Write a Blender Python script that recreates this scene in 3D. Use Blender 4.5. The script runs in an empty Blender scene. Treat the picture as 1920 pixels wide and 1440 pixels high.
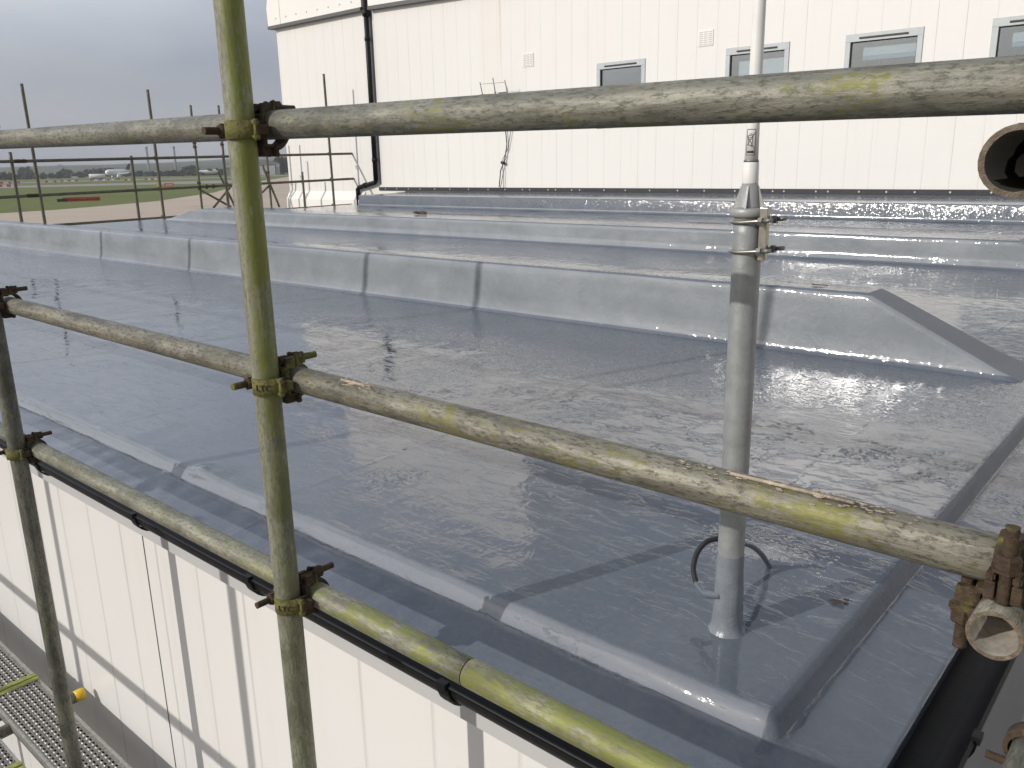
import bpy, bmesh, math, random
from mathutils import Vector, Matrix, noise
random.seed(7)
sc = bpy.context.scene
col = sc.collection
R_ = math.radians
Z0 = 5.5                                  # eye height above the ground; all heights below are written relative to the eye

# ------------------------------------------------------------------ camera
cam = bpy.data.cameras.new('camera'); cam_o = bpy.data.objects.new('camera', cam); col.objects.link(cam_o)
cam.sensor_width = 36.0; cam.lens = 36.0 * 1560 / 1920; cam.clip_start = 0.02; cam.clip_end = 40000
Rr = ((0.75530973, 0.15365753, -0.63710013), (0.65507103, -0.20627176, 0.72686582), (-0.01972736, -0.96635466, -0.25645566))
cam_o.matrix_world = Matrix(((Rr[0][0], -Rr[0][1], -Rr[0][2], 0), (Rr[1][0], -Rr[1][1], -Rr[1][2], 0),
                             (Rr[2][0], -Rr[2][1], -Rr[2][2], Z0), (0, 0, 0, 1)))
sc.camera = cam_o

# ------------------------------------------------------------------ light
SUN_EL, SUN_TAN = 26.6, 0.385              # sun elevation; its light drifts 0.385 m towards +X per metre of +Y
w = bpy.data.worlds.new('World'); sc.world = w; w.use_nodes = True
nt = w.node_tree; nt.nodes.clear()
def wn(t, **k):
    n = nt.nodes.new(t)
    for a, b in k.items(): setattr(n, a, b)
    return n
sky = wn('ShaderNodeTexSky', sky_type='NISHITA', sun_disc=False, sun_elevation=R_(SUN_EL), dust_density=3.0, air_density=1.0)
s_dir = Vector((-SUN_TAN, -1.0, 0)).normalized()
sky.sun_rotation = math.atan2(s_dir.x, s_dir.y)
tc = wn('ShaderNodeTexCoord'); mp = wn('ShaderNodeMapping'); mp.inputs['Scale'].default_value = (1.0, 1.0, 3.2)
nz = wn('ShaderNodeTexNoise'); nz.inputs['Scale'].default_value = 2.3; nz.inputs['Detail'].default_value = 4; nz.inputs['Roughness'].default_value = .5
cr = wn('ShaderNodeValToRGB'); cr.color_ramp.elements[0].position = .3; cr.color_ramp.elements[1].position = .75
cr.color_ramp.elements[0].color = (2.75, 3.0, 3.6, 1); cr.color_ramp.elements[1].color = (4.6, 4.72, 5.0, 1)
mx = wn('ShaderNodeMix', data_type='RGBA'); mx.inputs[0].default_value = .86
bg = wn('ShaderNodeBackground'); bg.inputs['Strength'].default_value = .117; wo = wn('ShaderNodeOutputWorld')
L = nt.links.new
L(tc.outputs['Generated'], mp.inputs[0]); L(mp.outputs[0], nz.inputs['Vector']); L(nz.outputs[0], cr.inputs[0])
L(sky.outputs[0], mx.inputs[6]); L(cr.outputs[0], mx.inputs[7]); 
sp = wn('ShaderNodeSeparateXYZ'); L(tc.outputs['Generated'], sp.inputs[0])
def wm(op, a, b):
    n = wn('ShaderNodeMath', operation=op)
    for i, v in enumerate((a, b)):
        if isinstance(v, (int, float)): n.inputs[i].default_value = v
        else: L(v, n.inputs[i])
    return n.outputs[0]
def wr(v, a, b):
    n = wn('ShaderNodeMapRange', interpolation_type='SMOOTHSTEP'); n.inputs[1].default_value = a; n.inputs[2].default_value = b; L(v, n.inputs[0]); return n.outputs[0]
glow = wm('MULTIPLY', wr(sp.outputs[2], .04, .33), wr(wm('ADD', wm('MULTIPLY', sp.outputs[0], -.9), wm('MULTIPLY', sp.outputs[1], -.35)), .1, .9))   # thinner, brighter cloud on the sun's side
gs = wn('ShaderNodeVectorMath', operation='SCALE'); L(mx.outputs[2], gs.inputs[0]); L(wm('ADD', wm('MULTIPLY', glow, 1.25), .97), gs.inputs['Scale'])
L(gs.outputs[0], bg.inputs[0]); L(bg.outputs[0], wo.inputs[0])
sun = bpy.data.lights.new('sun', 'SUN'); sun.energy = 3.0; sun.angle = R_(.53); sun.color = (1, .955, .89)
sun_o = bpy.data.objects.new('sun', sun); col.objects.link(sun_o)
sd = Vector((SUN_TAN, 1.0, 0)).normalized() * math.cos(R_(SUN_EL)); sd.z = -math.sin(R_(SUN_EL))
sun_o.rotation_euler = sd.to_track_quat('-Z', 'Y').to_euler(); sun_o.location = (0, 0, 60)
sc.view_settings.view_transform = 'Standard'; sc.view_settings.look = 'None'; sc.view_settings.exposure = 0.0; sc.view_settings.gamma = 1
sc.cycles.use_denoising = True
sc.cycles.max_bounces = 8; sc.cycles.volume_bounces = 0
sc.cycles.blur_glossy = 0.3; sc.cycles.sample_clamp_indirect = 12.0

# ------------------------------------------------------------------ materials
def shader(name):
    m = bpy.data.materials.new(name); m.use_nodes = True
    return m, m.node_tree, m.node_tree.nodes['Principled BSDF']
class NT:
    def __init__(s, name):
        s.m, s.t, s.b = shader(name)
        s.tc = s.n('ShaderNodeTexCoord')
    def n(s, t, **k):
        n = s.t.nodes.new(t)
        for a, b in k.items(): setattr(n, a, b)
        return n
    def l(s, a, b): s.t.links.new(a, b)
    def coord(s, scale=(1, 1, 1), loc=(0, 0, 0), src='Object'):
        mp = s.n('ShaderNodeMapping'); mp.inputs['Scale'].default_value = scale; mp.inputs['Location'].default_value = loc
        s.l(s.tc.outputs[src], mp.inputs[0]); return mp.outputs[0]
    def noise(s, vec, scale, detail=4, rough=.55, dist=0):
        n = s.n('ShaderNodeTexNoise'); n.inputs['Scale'].default_value = scale; n.inputs['Detail'].default_value = detail
        n.inputs['Roughness'].default_value = rough; n.inputs['Distortion'].default_value = dist
        s.l(vec, n.inputs['Vector']); return n.outputs[0]
    def ramp(s, fac, *stops, interp='LINEAR'):
        r = s.n('ShaderNodeValToRGB'); r.color_ramp.interpolation = interp; e = r.color_ramp.elements
        while len(e) < len(stops): e.new(.5)
        for i, (p, c) in enumerate(stops):
            e[i].position = p; e[i].color = (c, c, c, 1) if isinstance(c, (int, float)) else (*c, 1)
        s.l(fac, r.inputs[0]); return r.outputs[0]
    def mix(s, fac, a, b, blend='MIX'):
        m = s.n('ShaderNodeMix', data_type='RGBA', blend_type=blend)
        for sock, v in ((m.inputs[0], fac), (m.inputs[6], a), (m.inputs[7], b)):
            if isinstance(v, (int, float)): sock.default_value = v
            elif isinstance(v, tuple): sock.default_value = (*v, 1)
            else: s.l(v, sock)
        return m.outputs[2]
    def math(s, op, a, b=0.0, c=None):
        m = s.n('ShaderNodeMath', operation=op)
        for i, v in enumerate((a, b) if c is None else (a, b, c)):
            if isinstance(v, (int, float)): m.inputs[i].default_value = v
            else: s.l(v, m.inputs[i])
        return m.outputs[0]
    def bump(s, h, dist, strength=1.0, prev=None):
        b = s.n('ShaderNodeBump'); b.inputs['Distance'].default_value = dist; b.inputs['Strength'].default_value = strength
        s.l(h, b.inputs['Height'])
        if prev is not None: s.l(prev, b.inputs['Normal'])
        return b.outputs[0]
    def sep(s, vec=None):
        x = s.n('ShaderNodeSeparateXYZ'); s.l(vec if vec is not None else s.tc.outputs['Object'], x.inputs[0]); return x.outputs
    def set(s, **k):
        names = dict(color='Base Color', rough='Roughness', metal='Metallic', normal='Normal', spec='Specular IOR Level', ior='IOR', coat='Coat Weight', coatr='Coat Roughness', alpha='Alpha')
        for a, v in k.items():
            sock = s.b.inputs[names[a]]
            if isinstance(v, (int, float)): sock.default_value = v
            elif isinstance(v, tuple): sock.default_value = (*v, 1)
            else: s.l(v, sock)
        return s.m
M = {}
def plain(name, c, rough=.6, metal=0, var=.12, scale=9, spec=.5, bump=0):
    t = NT(name); n = t.noise(t.coord(), scale, 5)
    lo = tuple(x * (1 - var) for x in c); hi = tuple(min(1, x * (1 + var)) for x in c)
    k = dict(color=t.ramp(n, (.3, lo), (.7, hi)), rough=rough, metal=metal, spec=spec)
    if bump: k['normal'] = t.bump(t.noise(t.coord(), scale * 6, 4), bump)
    M[name] = t.set(**k); return M[name]

# liquid roof coating, glossy and wet in patches
def roof_material(name='roof', dull=False, pale=False):
    t = NT('roof_coating'); v = t.coord()
    big = t.noise(v, .55, 4, .55, .4); mid = t.noise(v, 2.6, 4, .6, .3); fine = t.noise(v, 60, 3, .6)
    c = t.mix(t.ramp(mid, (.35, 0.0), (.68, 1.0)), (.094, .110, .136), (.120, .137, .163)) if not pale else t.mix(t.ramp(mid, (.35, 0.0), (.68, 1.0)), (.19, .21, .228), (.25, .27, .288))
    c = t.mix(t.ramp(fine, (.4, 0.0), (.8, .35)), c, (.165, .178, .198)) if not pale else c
    px = t.sep()
    if not pale and not dull:
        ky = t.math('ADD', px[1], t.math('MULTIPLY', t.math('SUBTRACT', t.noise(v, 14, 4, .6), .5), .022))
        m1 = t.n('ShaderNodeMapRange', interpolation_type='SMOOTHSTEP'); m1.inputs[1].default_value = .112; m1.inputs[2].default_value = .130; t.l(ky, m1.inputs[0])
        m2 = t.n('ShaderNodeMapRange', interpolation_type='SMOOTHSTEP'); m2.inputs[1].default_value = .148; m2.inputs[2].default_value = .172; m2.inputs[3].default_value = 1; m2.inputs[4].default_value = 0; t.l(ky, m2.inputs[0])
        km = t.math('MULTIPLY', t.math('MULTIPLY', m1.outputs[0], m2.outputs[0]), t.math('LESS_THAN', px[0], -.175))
        c = t.mix(t.math('MULTIPLY', km, .5), c, (.27, .285, .305))  # sunlit look of the front kerb slope painted into the colour
    # laps of the glass mat: faint straight ridges every metre or so
    lap = t.math('ABSOLUTE', t.math('SUBTRACT', t.math('FRACT', t.math('ADD', t.math('MULTIPLY', px[0], .83), t.math('MULTIPLY', t.noise(v, 3, 2), .02))), .5))
    lapr = t.ramp(lap, (0.0, 1.0), (.006, .6), (.012, 0.0))
    def band(a0, a1, b0, b1):      # 1 between a1 and b0 along Y
        m1 = t.n('ShaderNodeMapRange'); m1.inputs[1].default_value = a0; m1.inputs[2].default_value = a1; t.l(px[1], m1.inputs[0])
        m2 = t.n('ShaderNodeMapRange'); m2.inputs[1].default_value = b0; m2.inputs[2].default_value = b1; m2.inputs[3].default_value = 1; m2.inputs[4].default_value = 0; t.l(px[1], m2.inputs[0])
        return t.math('MULTIPLY', m1.outputs[0], m2.outputs[0])
    dry = t.math('MAXIMUM', t.math('MAXIMUM', band(1.75, 2.5, 3.2, 3.3), band(5.2, 6.2, 7.3, 7.7)), band(9.2, 10.4, 30, 31))
    wet = t.ramp(t.math('SUBTRACT', t.math('ADD', t.math('MULTIPLY', big, .7), t.math('MULTIPLY', mid, .3)), t.math('MULTIPLY', dry, .22)), (.385, 0.0), (.43, 1.0))
    rough = t.mix(wet, (.07, .07, .07), (.03, .03, .03))
    b = t.bump(t.noise(v, 2.2, 2, .5), .0065)
    vs = t.coord((1, .6, 1))
    b = t.bump(t.noise(vs, 11, 3, .5, .6), .0012, 1, b)
    st = t.ramp(t.noise(t.coord((9, 28, 9), ), 1.0, 4, .62, .8), (.52, 0.0), (.66, 1.0))
    b = t.bump(st, .0005, 1, b)
    b = t.bump(lapr, .0005, 1, b)
    # orange peel of the brushed resin: a tilt of the surface itself, independent of viewing distance
    def tilt(scale, k):
        n = t.n('ShaderNodeTexNoise'); n.inputs['Scale'].default_value = scale; n.inputs['Detail'].default_value = 2; n.inputs['Roughness'].default_value = .6; t.l(v, n.inputs['Vector'])
        m = t.n('ShaderNodeVectorMath', operation='SUBTRACT'); t.l(n.outputs['Color'], m.inputs[0]); m.inputs[1].default_value = (.5, .5, .5)
        q = t.n('ShaderNodeVectorMath', operation='SCALE'); t.l(m.outputs[0], q.inputs[0])
        if isinstance(k, (int, float)): q.inputs['Scale'].default_value = k
        else: t.l(k, q.inputs['Scale'])
        return q.outputs[0]
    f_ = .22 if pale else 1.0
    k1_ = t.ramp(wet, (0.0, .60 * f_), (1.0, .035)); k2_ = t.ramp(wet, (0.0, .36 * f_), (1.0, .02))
    a1 = t.n('ShaderNodeVectorMath', operation='ADD'); t.l(tilt(90, k1_), a1.inputs[0]); t.l(tilt(30, k2_), a1.inputs[1])
    a2 = t.n('ShaderNodeVectorMath', operation='ADD'); t.l(b, a2.inputs[0]); t.l(a1.outputs[0], a2.inputs[1])
    a3 = t.n('ShaderNodeVectorMath', operation='NORMALIZE'); t.l(a2.outputs[0], a3.inputs[0]); b = a3.outputs[0]
    if dull: M[name] = t.set(color=c, rough=.42, normal=t.bump(t.noise(v, 40, 5, .7), .0015), spec=.35)
    else: M[name] = t.set(color=c, rough=rough, normal=b, spec=.78)
roof_material(); roof_material('roof_dull', True); roof_material('roof_pale', False, True)  # last one: paler copy of the coating for kerb faces

def tube_material(name, base, pale, dark, green, g_amt, pale_amt=.5, streak=.02, side=None, rust=.12, chalk=.3, zf=None):
    t = NT(name); L_ = t.coord((1, 1, .09)); F_ = t.coord((1, 1, .35)); V = t.coord()
    info = t.n('ShaderNodeObjectInfo')
    a = t.noise(L_, 75, 8, .74, .5); b_ = t.noise(t.coord((1, 1, .45)), 22, 7, .7, .8); c_ = t.noise(F_, 190, 6, .75); d_ = t.noise(t.coord((1, 1, .5), (5, 5, 5)), 16, 6, .68)
    col_ = t.mix(t.ramp(a, (.42, 0.0), (.60, 1.0)), base, pale)
    col_ = t.mix(t.ramp(d_, (.48, 0.0), (.62, .75)), col_, tuple(x * .55 for x in base))
    col_ = t.mix(t.ramp(c_, (.50, 0.0), (.60, .8)), col_, dark)
    g = t.ramp(t.math('ADD', t.math('MULTIPLY', b_, .7), t.math('MULTIPLY', c_, .3)), (.585 - g_amt * .16, 0.0), (.64 - g_amt * .16, 1.0))
    if side is not None:
        geo = t.n('ShaderNodeNewGeometry'); dp = t.n('ShaderNodeVectorMath', operation='DOT_PRODUCT')
        t.l(geo.outputs['Normal'], dp.inputs[0]); dp.inputs[1].default_value = side
        sm = t.ramp(t.math('ADD', dp.outputs['Value'], t.math('MULTIPLY', t.math('SUBTRACT', a, .5), 2.2)), (0.0, 0.0), (.45, 1.0))
        g = t.math('MULTIPLY', t.math('MAXIMUM', g, .42), sm)
    if zf is not None:
        mr = t.n('ShaderNodeMapRange'); t.l(t.math('ADD', t.sep()[2], t.math('MULTIPLY', t.math('SUBTRACT', b_, .5), 1.2)), mr.inputs[0]); mr.inputs[1].default_value = zf[0]; mr.inputs[2].default_value = zf[1]; mr.inputs[3].default_value = zf[2]; mr.inputs[4].default_value = 1
        g = t.math('MULTIPLY', g, mr.outputs[0])
    col_ = t.mix(t.math('MULTIPLY', g, .88), col_, green)
    col_ = t.mix(t.ramp(t.noise(t.coord((1, 1, .2), (3, 5, 1)), 30, 6, .7), (.62, 0.0), (.7, chalk)), col_, (.42, .4, .33))
    col_ = t.mix(t.ramp(t.noise(t.coord((1, 1, .3), (9, 1, 4)), 13, 6, .65), (.66, 0.0), (.74, rust * 6)), col_, (.13, .055, .025))
    col_ = t.mix(t.ramp(t.noise(t.coord((1, 1, .45), (2, 8, 3)), 7, 7, .7), (.685, 0.0), (.70, chalk * 2.2 if chalk * 2.2 < 1 else 1.0)), col_, (.5, .45, .36))
    bmp = t.bump(a, .0012); bmp = t.bump(c_, .0008, 1, bmp)
    M[name] = t.set(color=col_, rough=t.ramp(c_, (.3, .38), (.7, .62)), metal=.25, normal=bmp, spec=.45)
tube_material('tube_green', (.20, .20, .145), (.31, .31, .235), (.12, .12, .08), (.165, .185, .03), .95, side=(.75, .2, 0), rust=.02, zf=(4.7, 5.3, .25))
tube_material('tube_pale', (.17, .165, .135), (.27, .262, .21), (.075, .075, .058), (.19, .19, .06), .2, rust=.03, chalk=.3)
tube_material('tube_mossy', (.165, .155, .125), (.27, .26, .2), (.055, .045, .032), (.19, .185, .055), .4, rust=.14, chalk=.4, zf=(2.9, 4.1, .12))
tube_material('tube_lime', (.23, .23, .13), (.31, .305, .2), (.12, .12, .07), (.215, .23, .06), .8, rust=.02, chalk=.3)
tube_material('tube_lime_part', (.21, .205, .16), (.32, .31, .25), (.10, .10, .07), (.2, .215, .06), .7, rust=.02, chalk=.25, zf=(1.2, 1.9, .15))
tube_material('tube_paler', (.21, .205, .16), (.32, .31, .25), (.10, .10, .08), (.2, .2, .08), .3, rust=.02, chalk=.2)
tube_material('tube_grey', (.13, .13, .105), (.21, .21, .165), (.065, .065, .052), (.09, .10, .03), .2, rust=.02, chalk=.1)
tube_material('tube_far', (.11, .105, .08), (.165, .16, .12), (.06, .055, .04), (.1, .105, .035), .35, rust=.03, chalk=.02)

def rusty(name, moss):
    t = NT(name); V = t.coord(); a = t.noise(V, 70, 6, .7); b_ = t.noise(V, 22, 4, .6)
    c = t.mix(t.ramp(a, (.35, 0.0), (.65, 1.0)), (.038, .026, .019), (.09, .058, .036))
    c = t.mix(t.ramp(b_, (.62 - moss * .35, 0.0), (.72 - moss * .35, 1.0)), c, (.155, .15, .045))
    c = t.mix(t.ramp(t.noise(V, 160, 5, .7), (.5, 0.0), (.62, .75)), c, (.06, .05, .025))
    M[name] = t.set(color=c, rough=.78, metal=.1, normal=t.bump(a, .003, 1, t.bump(t.noise(V, 200, 4, .7), .0012)), spec=.3)
rusty('rust', .1); rusty('mossy_iron', .85); rusty('pale_iron', .5)
plain('galvanised', (.3, .315, .315), .5, .35, .16, 30, bump=.0006)
plain('collar', (.19, .21, .235), .22, 0, .12, 25, bump=.0012)
plain('galvanised_dark', (.2, .2, .19), .45, .5, .2, 40)
plain('cast_grey', (.34, .34, .33), .5, .3, .12, 40, bump=.0004)
plain('white_gloss', (.74, .73, .7), .35, 0, .04, 30)
plain('bare_steel', (.33, .31, .27), .32, .8, .15, 60)
plain('black_plastic', (.007, .007, .008), .5, 0, .3, 14, spec=.3, bump=.0003)
plain('black_rubber', (.018, .018, .02), .55, 0, .3, 30)
plain('print_black', (.02, .02, .02), .5)
plain('grey_paint', (.27, .285, .315), .3, 0, .1, 50, bump=.001)
plain('frame_grey', (.45, .48, .49), .4, 0, .05)
plain('dark_trim', (.1, .1, .105), .45, 0, .1)
plain('yellow_plastic', (.72, .48, .02), .5, 0, .1)
plain('mortar', (.5, .42, .32), .9, 0, .3, 90, bump=.003)
plain('flash_black', (.025, .025, .028), .55, 0, .3, 20)
plain('rivet', (.6, .6, .58), .35, .4)
plain('side_shade', (.24, .245, .25), .5, 0, .06, 3)
plain('joint_dark', (.12, .11, .10), .8)
plain('fascia_grey', (.50, .495, .49), .35, 0, .03, 5)
plain('ally', (.38, .38, .35), .45, .55, .25, 45, bump=.0004)
plain('ally_rib', (.30, .29, .27), .42, .55, .35, 80, bump=.0005)
plain('hole_shade', (.02, .018, .015), .9)  # shade inside tube ends and plank holes put into the colour
plain('lime_bar', (.28, .3, .08), .6, .1, .3, 40)

def cladding(name, base, pitch, off, seams=.55, var=.03):
    t = NT(name); V = t.coord(); px = t.sep()
    u = t.math('ADD', t.math('DIVIDE', px[0], pitch), off)
    d = t.math('MULTIPLY', t.math('ABSOLUTE', t.math('SUBTRACT', t.math('FRACT', u), .5)), pitch)
    line = t.ramp(d, (0.0, 1.0), (.0035, .9), (.006, 0.0))
    idn = t.n('ShaderNodeTexWhiteNoise', noise_dimensions='1D'); t.l(t.math('FLOOR', t.math('ADD', u, .5)), idn.inputs['W'])
    fade = t.ramp(t.noise(t.coord((1.2, 1.2, .35)), 1.6, 3), (.3, .25), (.65, 1.0))
    ln = t.math('MULTIPLY', t.math('MULTIPLY', line, fade), t.math('ADD', t.math('MULTIPLY', idn.outputs[0], .7), .3))
    c = t.mix(t.noise(V, .8, 3), tuple(x * (1 - var) for x in base), tuple(x * (1 + var * .5) for x in base))
    dirt = t.ramp(t.noise(t.coord((5, 5, .22)), 2.0, 6, .65), (.55, 0.0), (.85, .26))
    c = t.mix(dirt, c, (.60, .53, .42)); c = t.mix(t.math('MULTIPLY', ln, seams), c, (.2, .18, .16))
    bb = t.bump(t.noise(V, 1.7, 2, .4), .006); bb = t.bump(t.math('SUBTRACT', 1.0, line), .0015, 1, bb)
    return t, c, bb
def wall_material():
    t, c, bb = cladding('far_cladding', (.745, .73, .70), .3925, .36)
    # rust runs from the verge
    px = t.sep()
    def run(x0, wd, z0, z1, colr, amt):
        nonlocal c
        nx = t.math('ADD', t.math('SUBTRACT', px[0], 20.4), t.math('MULTIPLY', t.noise(t.coord((1, 1, .5)), 3, 3), .06))
        m = t.math('LESS_THAN', t.math('ABSOLUTE', t.math('SUBTRACT', nx, x0)), wd)
        d = t.n('ShaderNodeMapRange'); t.l(t.math('ABSOLUTE', t.math('SUBTRACT', nx, x0)), d.inputs[0]); d.inputs[1].default_value = 0; d.inputs[2].default_value = wd; d.inputs[3].default_value = 1; d.inputs[4].default_value = 0
        e = t.n('ShaderNodeMapRange'); t.l(px[2], e.inputs[0]); e.inputs[1].default_value = z0; e.inputs[2].default_value = z1
        f = t.math('MULTIPLY', t.math('MULTIPLY', d.outputs[0], e.outputs[0]), t.math('MULTIPLY', t.noise(t.coord((20, 20, 2)), 2, 5), amt))
        c = t.mix(f, c, colr)
    run(-12.37, .05, 1.5 + Z0, 3.4 + Z0, (.55, .38, .18), 1.1)
    run(-12.7, .35, -.4 + Z0, 2.6 + Z0, (.68, .62, .48), .3)
    M['far_wall'] = t.set(color=c, rough=.22, normal=bb, spec=.5)
    t, c, bb = cladding('near_cladding', (.75, .735, .71), .2935, .02, .55)
    M['near_wall'] = t.set(color=c, rough=.28, normal=bb, spec=.45)
wall_material()
plain('white_panel', (.79, .765, .72), .3, 0, .02, 2)
def glass_material():
    t = NT('window_glass'); M['glass'] = t.set(color=(.10, .11, .13), rough=.08, spec=.6)
glass_material()
plain('blind_white', (.8, .84, .84), .7, 0, .04)
plain('blind_blue', (.28, .5, .58), .7, 0, .04)

# ground materials
plain('dark_ground', (.075, .076, .078), .85, 0, .25, .8)
def ground_materials():
    t = NT('grass'); V = t.coord()
    c = t.mix(t.noise(V, .02, 5), (.115, .145, .045), (.18, .205, .075)); c = t.mix(t.ramp(t.noise(V, .25, 6, .7), (.45, 0.0), (.7, .6)), c, (.12, .12, .045))
    M['grass'] = t.set(color=c, rough=.95, spec=.1)
    t = NT('concrete'); V = t.coord(); px = t.sep()
    c = t.mix(t.noise(V, .05, 5, .6), (.43, .355, .28), (.54, .46, .375))
    for ax in (0, 1):
        d = t.math('ABSOLUTE', t.math('SUBTRACT', t.math('FRACT', t.math('DIVIDE', px[ax], 6.0)), .5))
        c = t.mix(t.ramp(d, (0.0, .5), (.012, 0.0)), c, (.12, .1, .08))
    c = t.mix(t.ramp(t.noise(t.coord((.3, 1, 1)), .12, 5, .7), (.58, 0.0), (.75, .5)), c, (.16, .13, .11))
    M['concrete'] = t.set(color=c, rough=.9, spec=.2)
    t = NT('taxiway'); c = t.mix(t.noise(t.coord(), .02, 4), (.26, .245, .225), (.34, .32, .295)); M['taxiway'] = t.set(color=c, rough=.9, spec=.2)
    t = NT('hedge'); c = t.mix(t.noise(t.coord(), .09, 5, .7), (.014, .022, .012), (.05, .062, .03)); M['hedge'] = t.set(color=c, rough=1.0, spec=.05)
    t = NT('hill_fields'); V = t.coord()
    vo = t.n('ShaderNodeTexVoronoi'); vo.inputs['Scale'].default_value = .006; t.l(V, vo.inputs['Vector'])
    c = t.mix(t.ramp(vo.outputs['Color'], (.3, 0.0), (.7, 1.0)), (.045, .065, .035), (.09, .105, .055)); M['hills'] = t.set(color=c, rough=1.0, spec=.05)
ground_materials()
plain('leaf', (.04, .055, .022), .9, 0, .5, .8, spec=.1); plain('bark', (.08, .06, .04), .9)
plain('red_plastic', (.5, .07, .035), .6, 0, .1, 1); plain('white_plastic', (.72, .7, .68), .6, 0, .05, 1)
plain('orange_board', (.75, .17, .06), .6, 0, .05, 1); plain('yellow_board', (.85, .65, .03), .6, 0, .05, 1); plain('dark_board', (.05, .03, .025), .6, 0, .2, 1)
plain('aircraft_white', (.75, .76, .78), .35, 0, .03, .3); plain('aircraft_dark', (.04, .045, .06), .5, 0, .2, .5)
plain('hangar_white', (.55, .55, .53), .6, 0, .06, .2); plain('hangar_grey', (.25, .26, .27), .6, 0, .1, .2)
plain('mast_grey', (.2, .2, .2), .8, 0, .1, .2)
plain('tyre', (.03, .03, .03), .8)

# ------------------------------------------------------------------ mesh helpers (coordinates relative to the eye; Z0 is added)
class MB:
    def __init__(s): s.bm = bmesh.new()
    def box(s, x0, x1, y0, y1, z0, z1, bev=0, mi=0):
        b = s.bm; v = [b.verts.new((x, y, z)) for z in (z0, z1) for y in (y0, y1) for x in (x0, x1)]
        fs = [b.faces.new([v[i] for i in q]) for q in ((0, 2, 3, 1), (4, 5, 7, 6), (0, 1, 5, 4), (2, 6, 7, 3), (0, 4, 6, 2), (1, 3, 7, 5))]
        for f in fs: f.material_index = mi
        if bev:
            es = list({e for f in fs for e in f.edges}); bmesh.ops.bevel(b, geom=es, offset=bev, segments=2, affect='EDGES', profile=.6)
        return s
    def ring(s, c, u, v, r, n=20):
        return [s.bm.verts.new(c + u * (r * math.cos(2 * math.pi * k / n)) + v * (r * math.sin(2 * math.pi * k / n))) for k in range(n)]
    def tube(s, pts, rad, n=16, caps=True, mi=0, smooth=True):
        """solid tube through points; rad number or list"""
        pts = [Vector(p) for p in pts]; rads = rad if isinstance(rad, (list, tuple)) else [rad] * len(pts)
        rings = []; up = None
        for i, p in enumerate(pts):
            d = (pts[min(i + 1, len(pts) - 1)] - pts[max(i - 1, 0)]).normalized()
            if up is None: up = Vector((0, 0, 1)) if abs(d.z) < .9 else Vector((1, 0, 0))
            u = d.cross(up).normalized(); vv = u.cross(d).normalized(); up = vv
            rings.append(s.ring(p, u, vv, rads[i], n))
        for a, b in zip(rings, rings[1:]):
            for k in range(n):
                f = s.bm.faces.new((a[k], a[(k + 1) % n], b[(k + 1) % n], b[k])); f.smooth = smooth; f.material_index = mi
        if caps:
            for r in (rings[0], rings[-1]):
                f = s.bm.faces.new(r); f.material_index = mi
        return s
    def prism(s, poly, d, mi=0):
        """poly: 3D points of one face, extruded by vector d"""
        a = [s.bm.verts.new(Vector(p)) for p in poly]; b = [s.bm.verts.new(Vector(p) + Vector(d)) for p in poly]; n = len(a)
        fs = [s.bm.faces.new(a), s.bm.faces.new(b)] + [s.bm.faces.new((a[i], a[(i + 1) % n], b[(i + 1) % n], b[i])) for i in range(n)]
        for f in fs: f.material_index = mi
        return s
    def quad(s, *p, mi=0):
        f = s.bm.faces.new([s.bm.verts.new(Vector(q)) for q in p]); f.material_index = mi; return s
    def build(s, name, mat, parent=None, lift=True, smooth=None, origin=None, raw=False):
        me = bpy.data.meshes.new(name)
        bmesh.ops.recalc_face_normals(s.bm, faces=s.bm.faces)
        if smooth is not None:
            for f in s.bm.faces: f.smooth = smooth
        o = bpy.data.objects.new(name, me); col.objects.link(o)
        if raw: pass
        elif parent is not None:
            base = world_loc(parent); off = Vector((0, 0, Z0)) - base if lift else -base
            bmesh.ops.translate(s.bm, verts=s.bm.verts, vec=off)
        else:
            bmesh.ops.translate(s.bm, verts=s.bm.verts, vec=(0, 0, Z0 if lift else 0))
            if origin is not None:
                og = Vector(origin) + Vector((0, 0, Z0)); bmesh.ops.translate(s.bm, verts=s.bm.verts, vec=-og); o.location = og
        s.bm.to_mesh(me); s.bm.free()
        for m in (mat if isinstance(mat, (list, tuple)) else [mat]): me.materials.append(M[m] if isinstance(m, str) else m)
        if parent is not None: o.parent = parent
        return o
def world_loc(o):
    v = Vector(o.location)
    while o.parent: o = o.parent; v += Vector(o.location)
    return v
def tag(o, label=None, cat=None, group=None, kind=None):
    if label: o['label'] = label
    if cat: o['category'] = cat
    if group: o['group'] = group
    if kind: o['kind'] = kind
    return o
def empty(name, loc, label, cat, group=None):
    o = bpy.data.objects.new(name, None); o.location = Vector(loc) + Vector((0, 0, Z0)); o.empty_display_size = .1; col.objects.link(o)
    return tag(o, label, cat, group)
def structure(o): o['kind'] = 'structure'; return o
V3 = Vector

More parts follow.
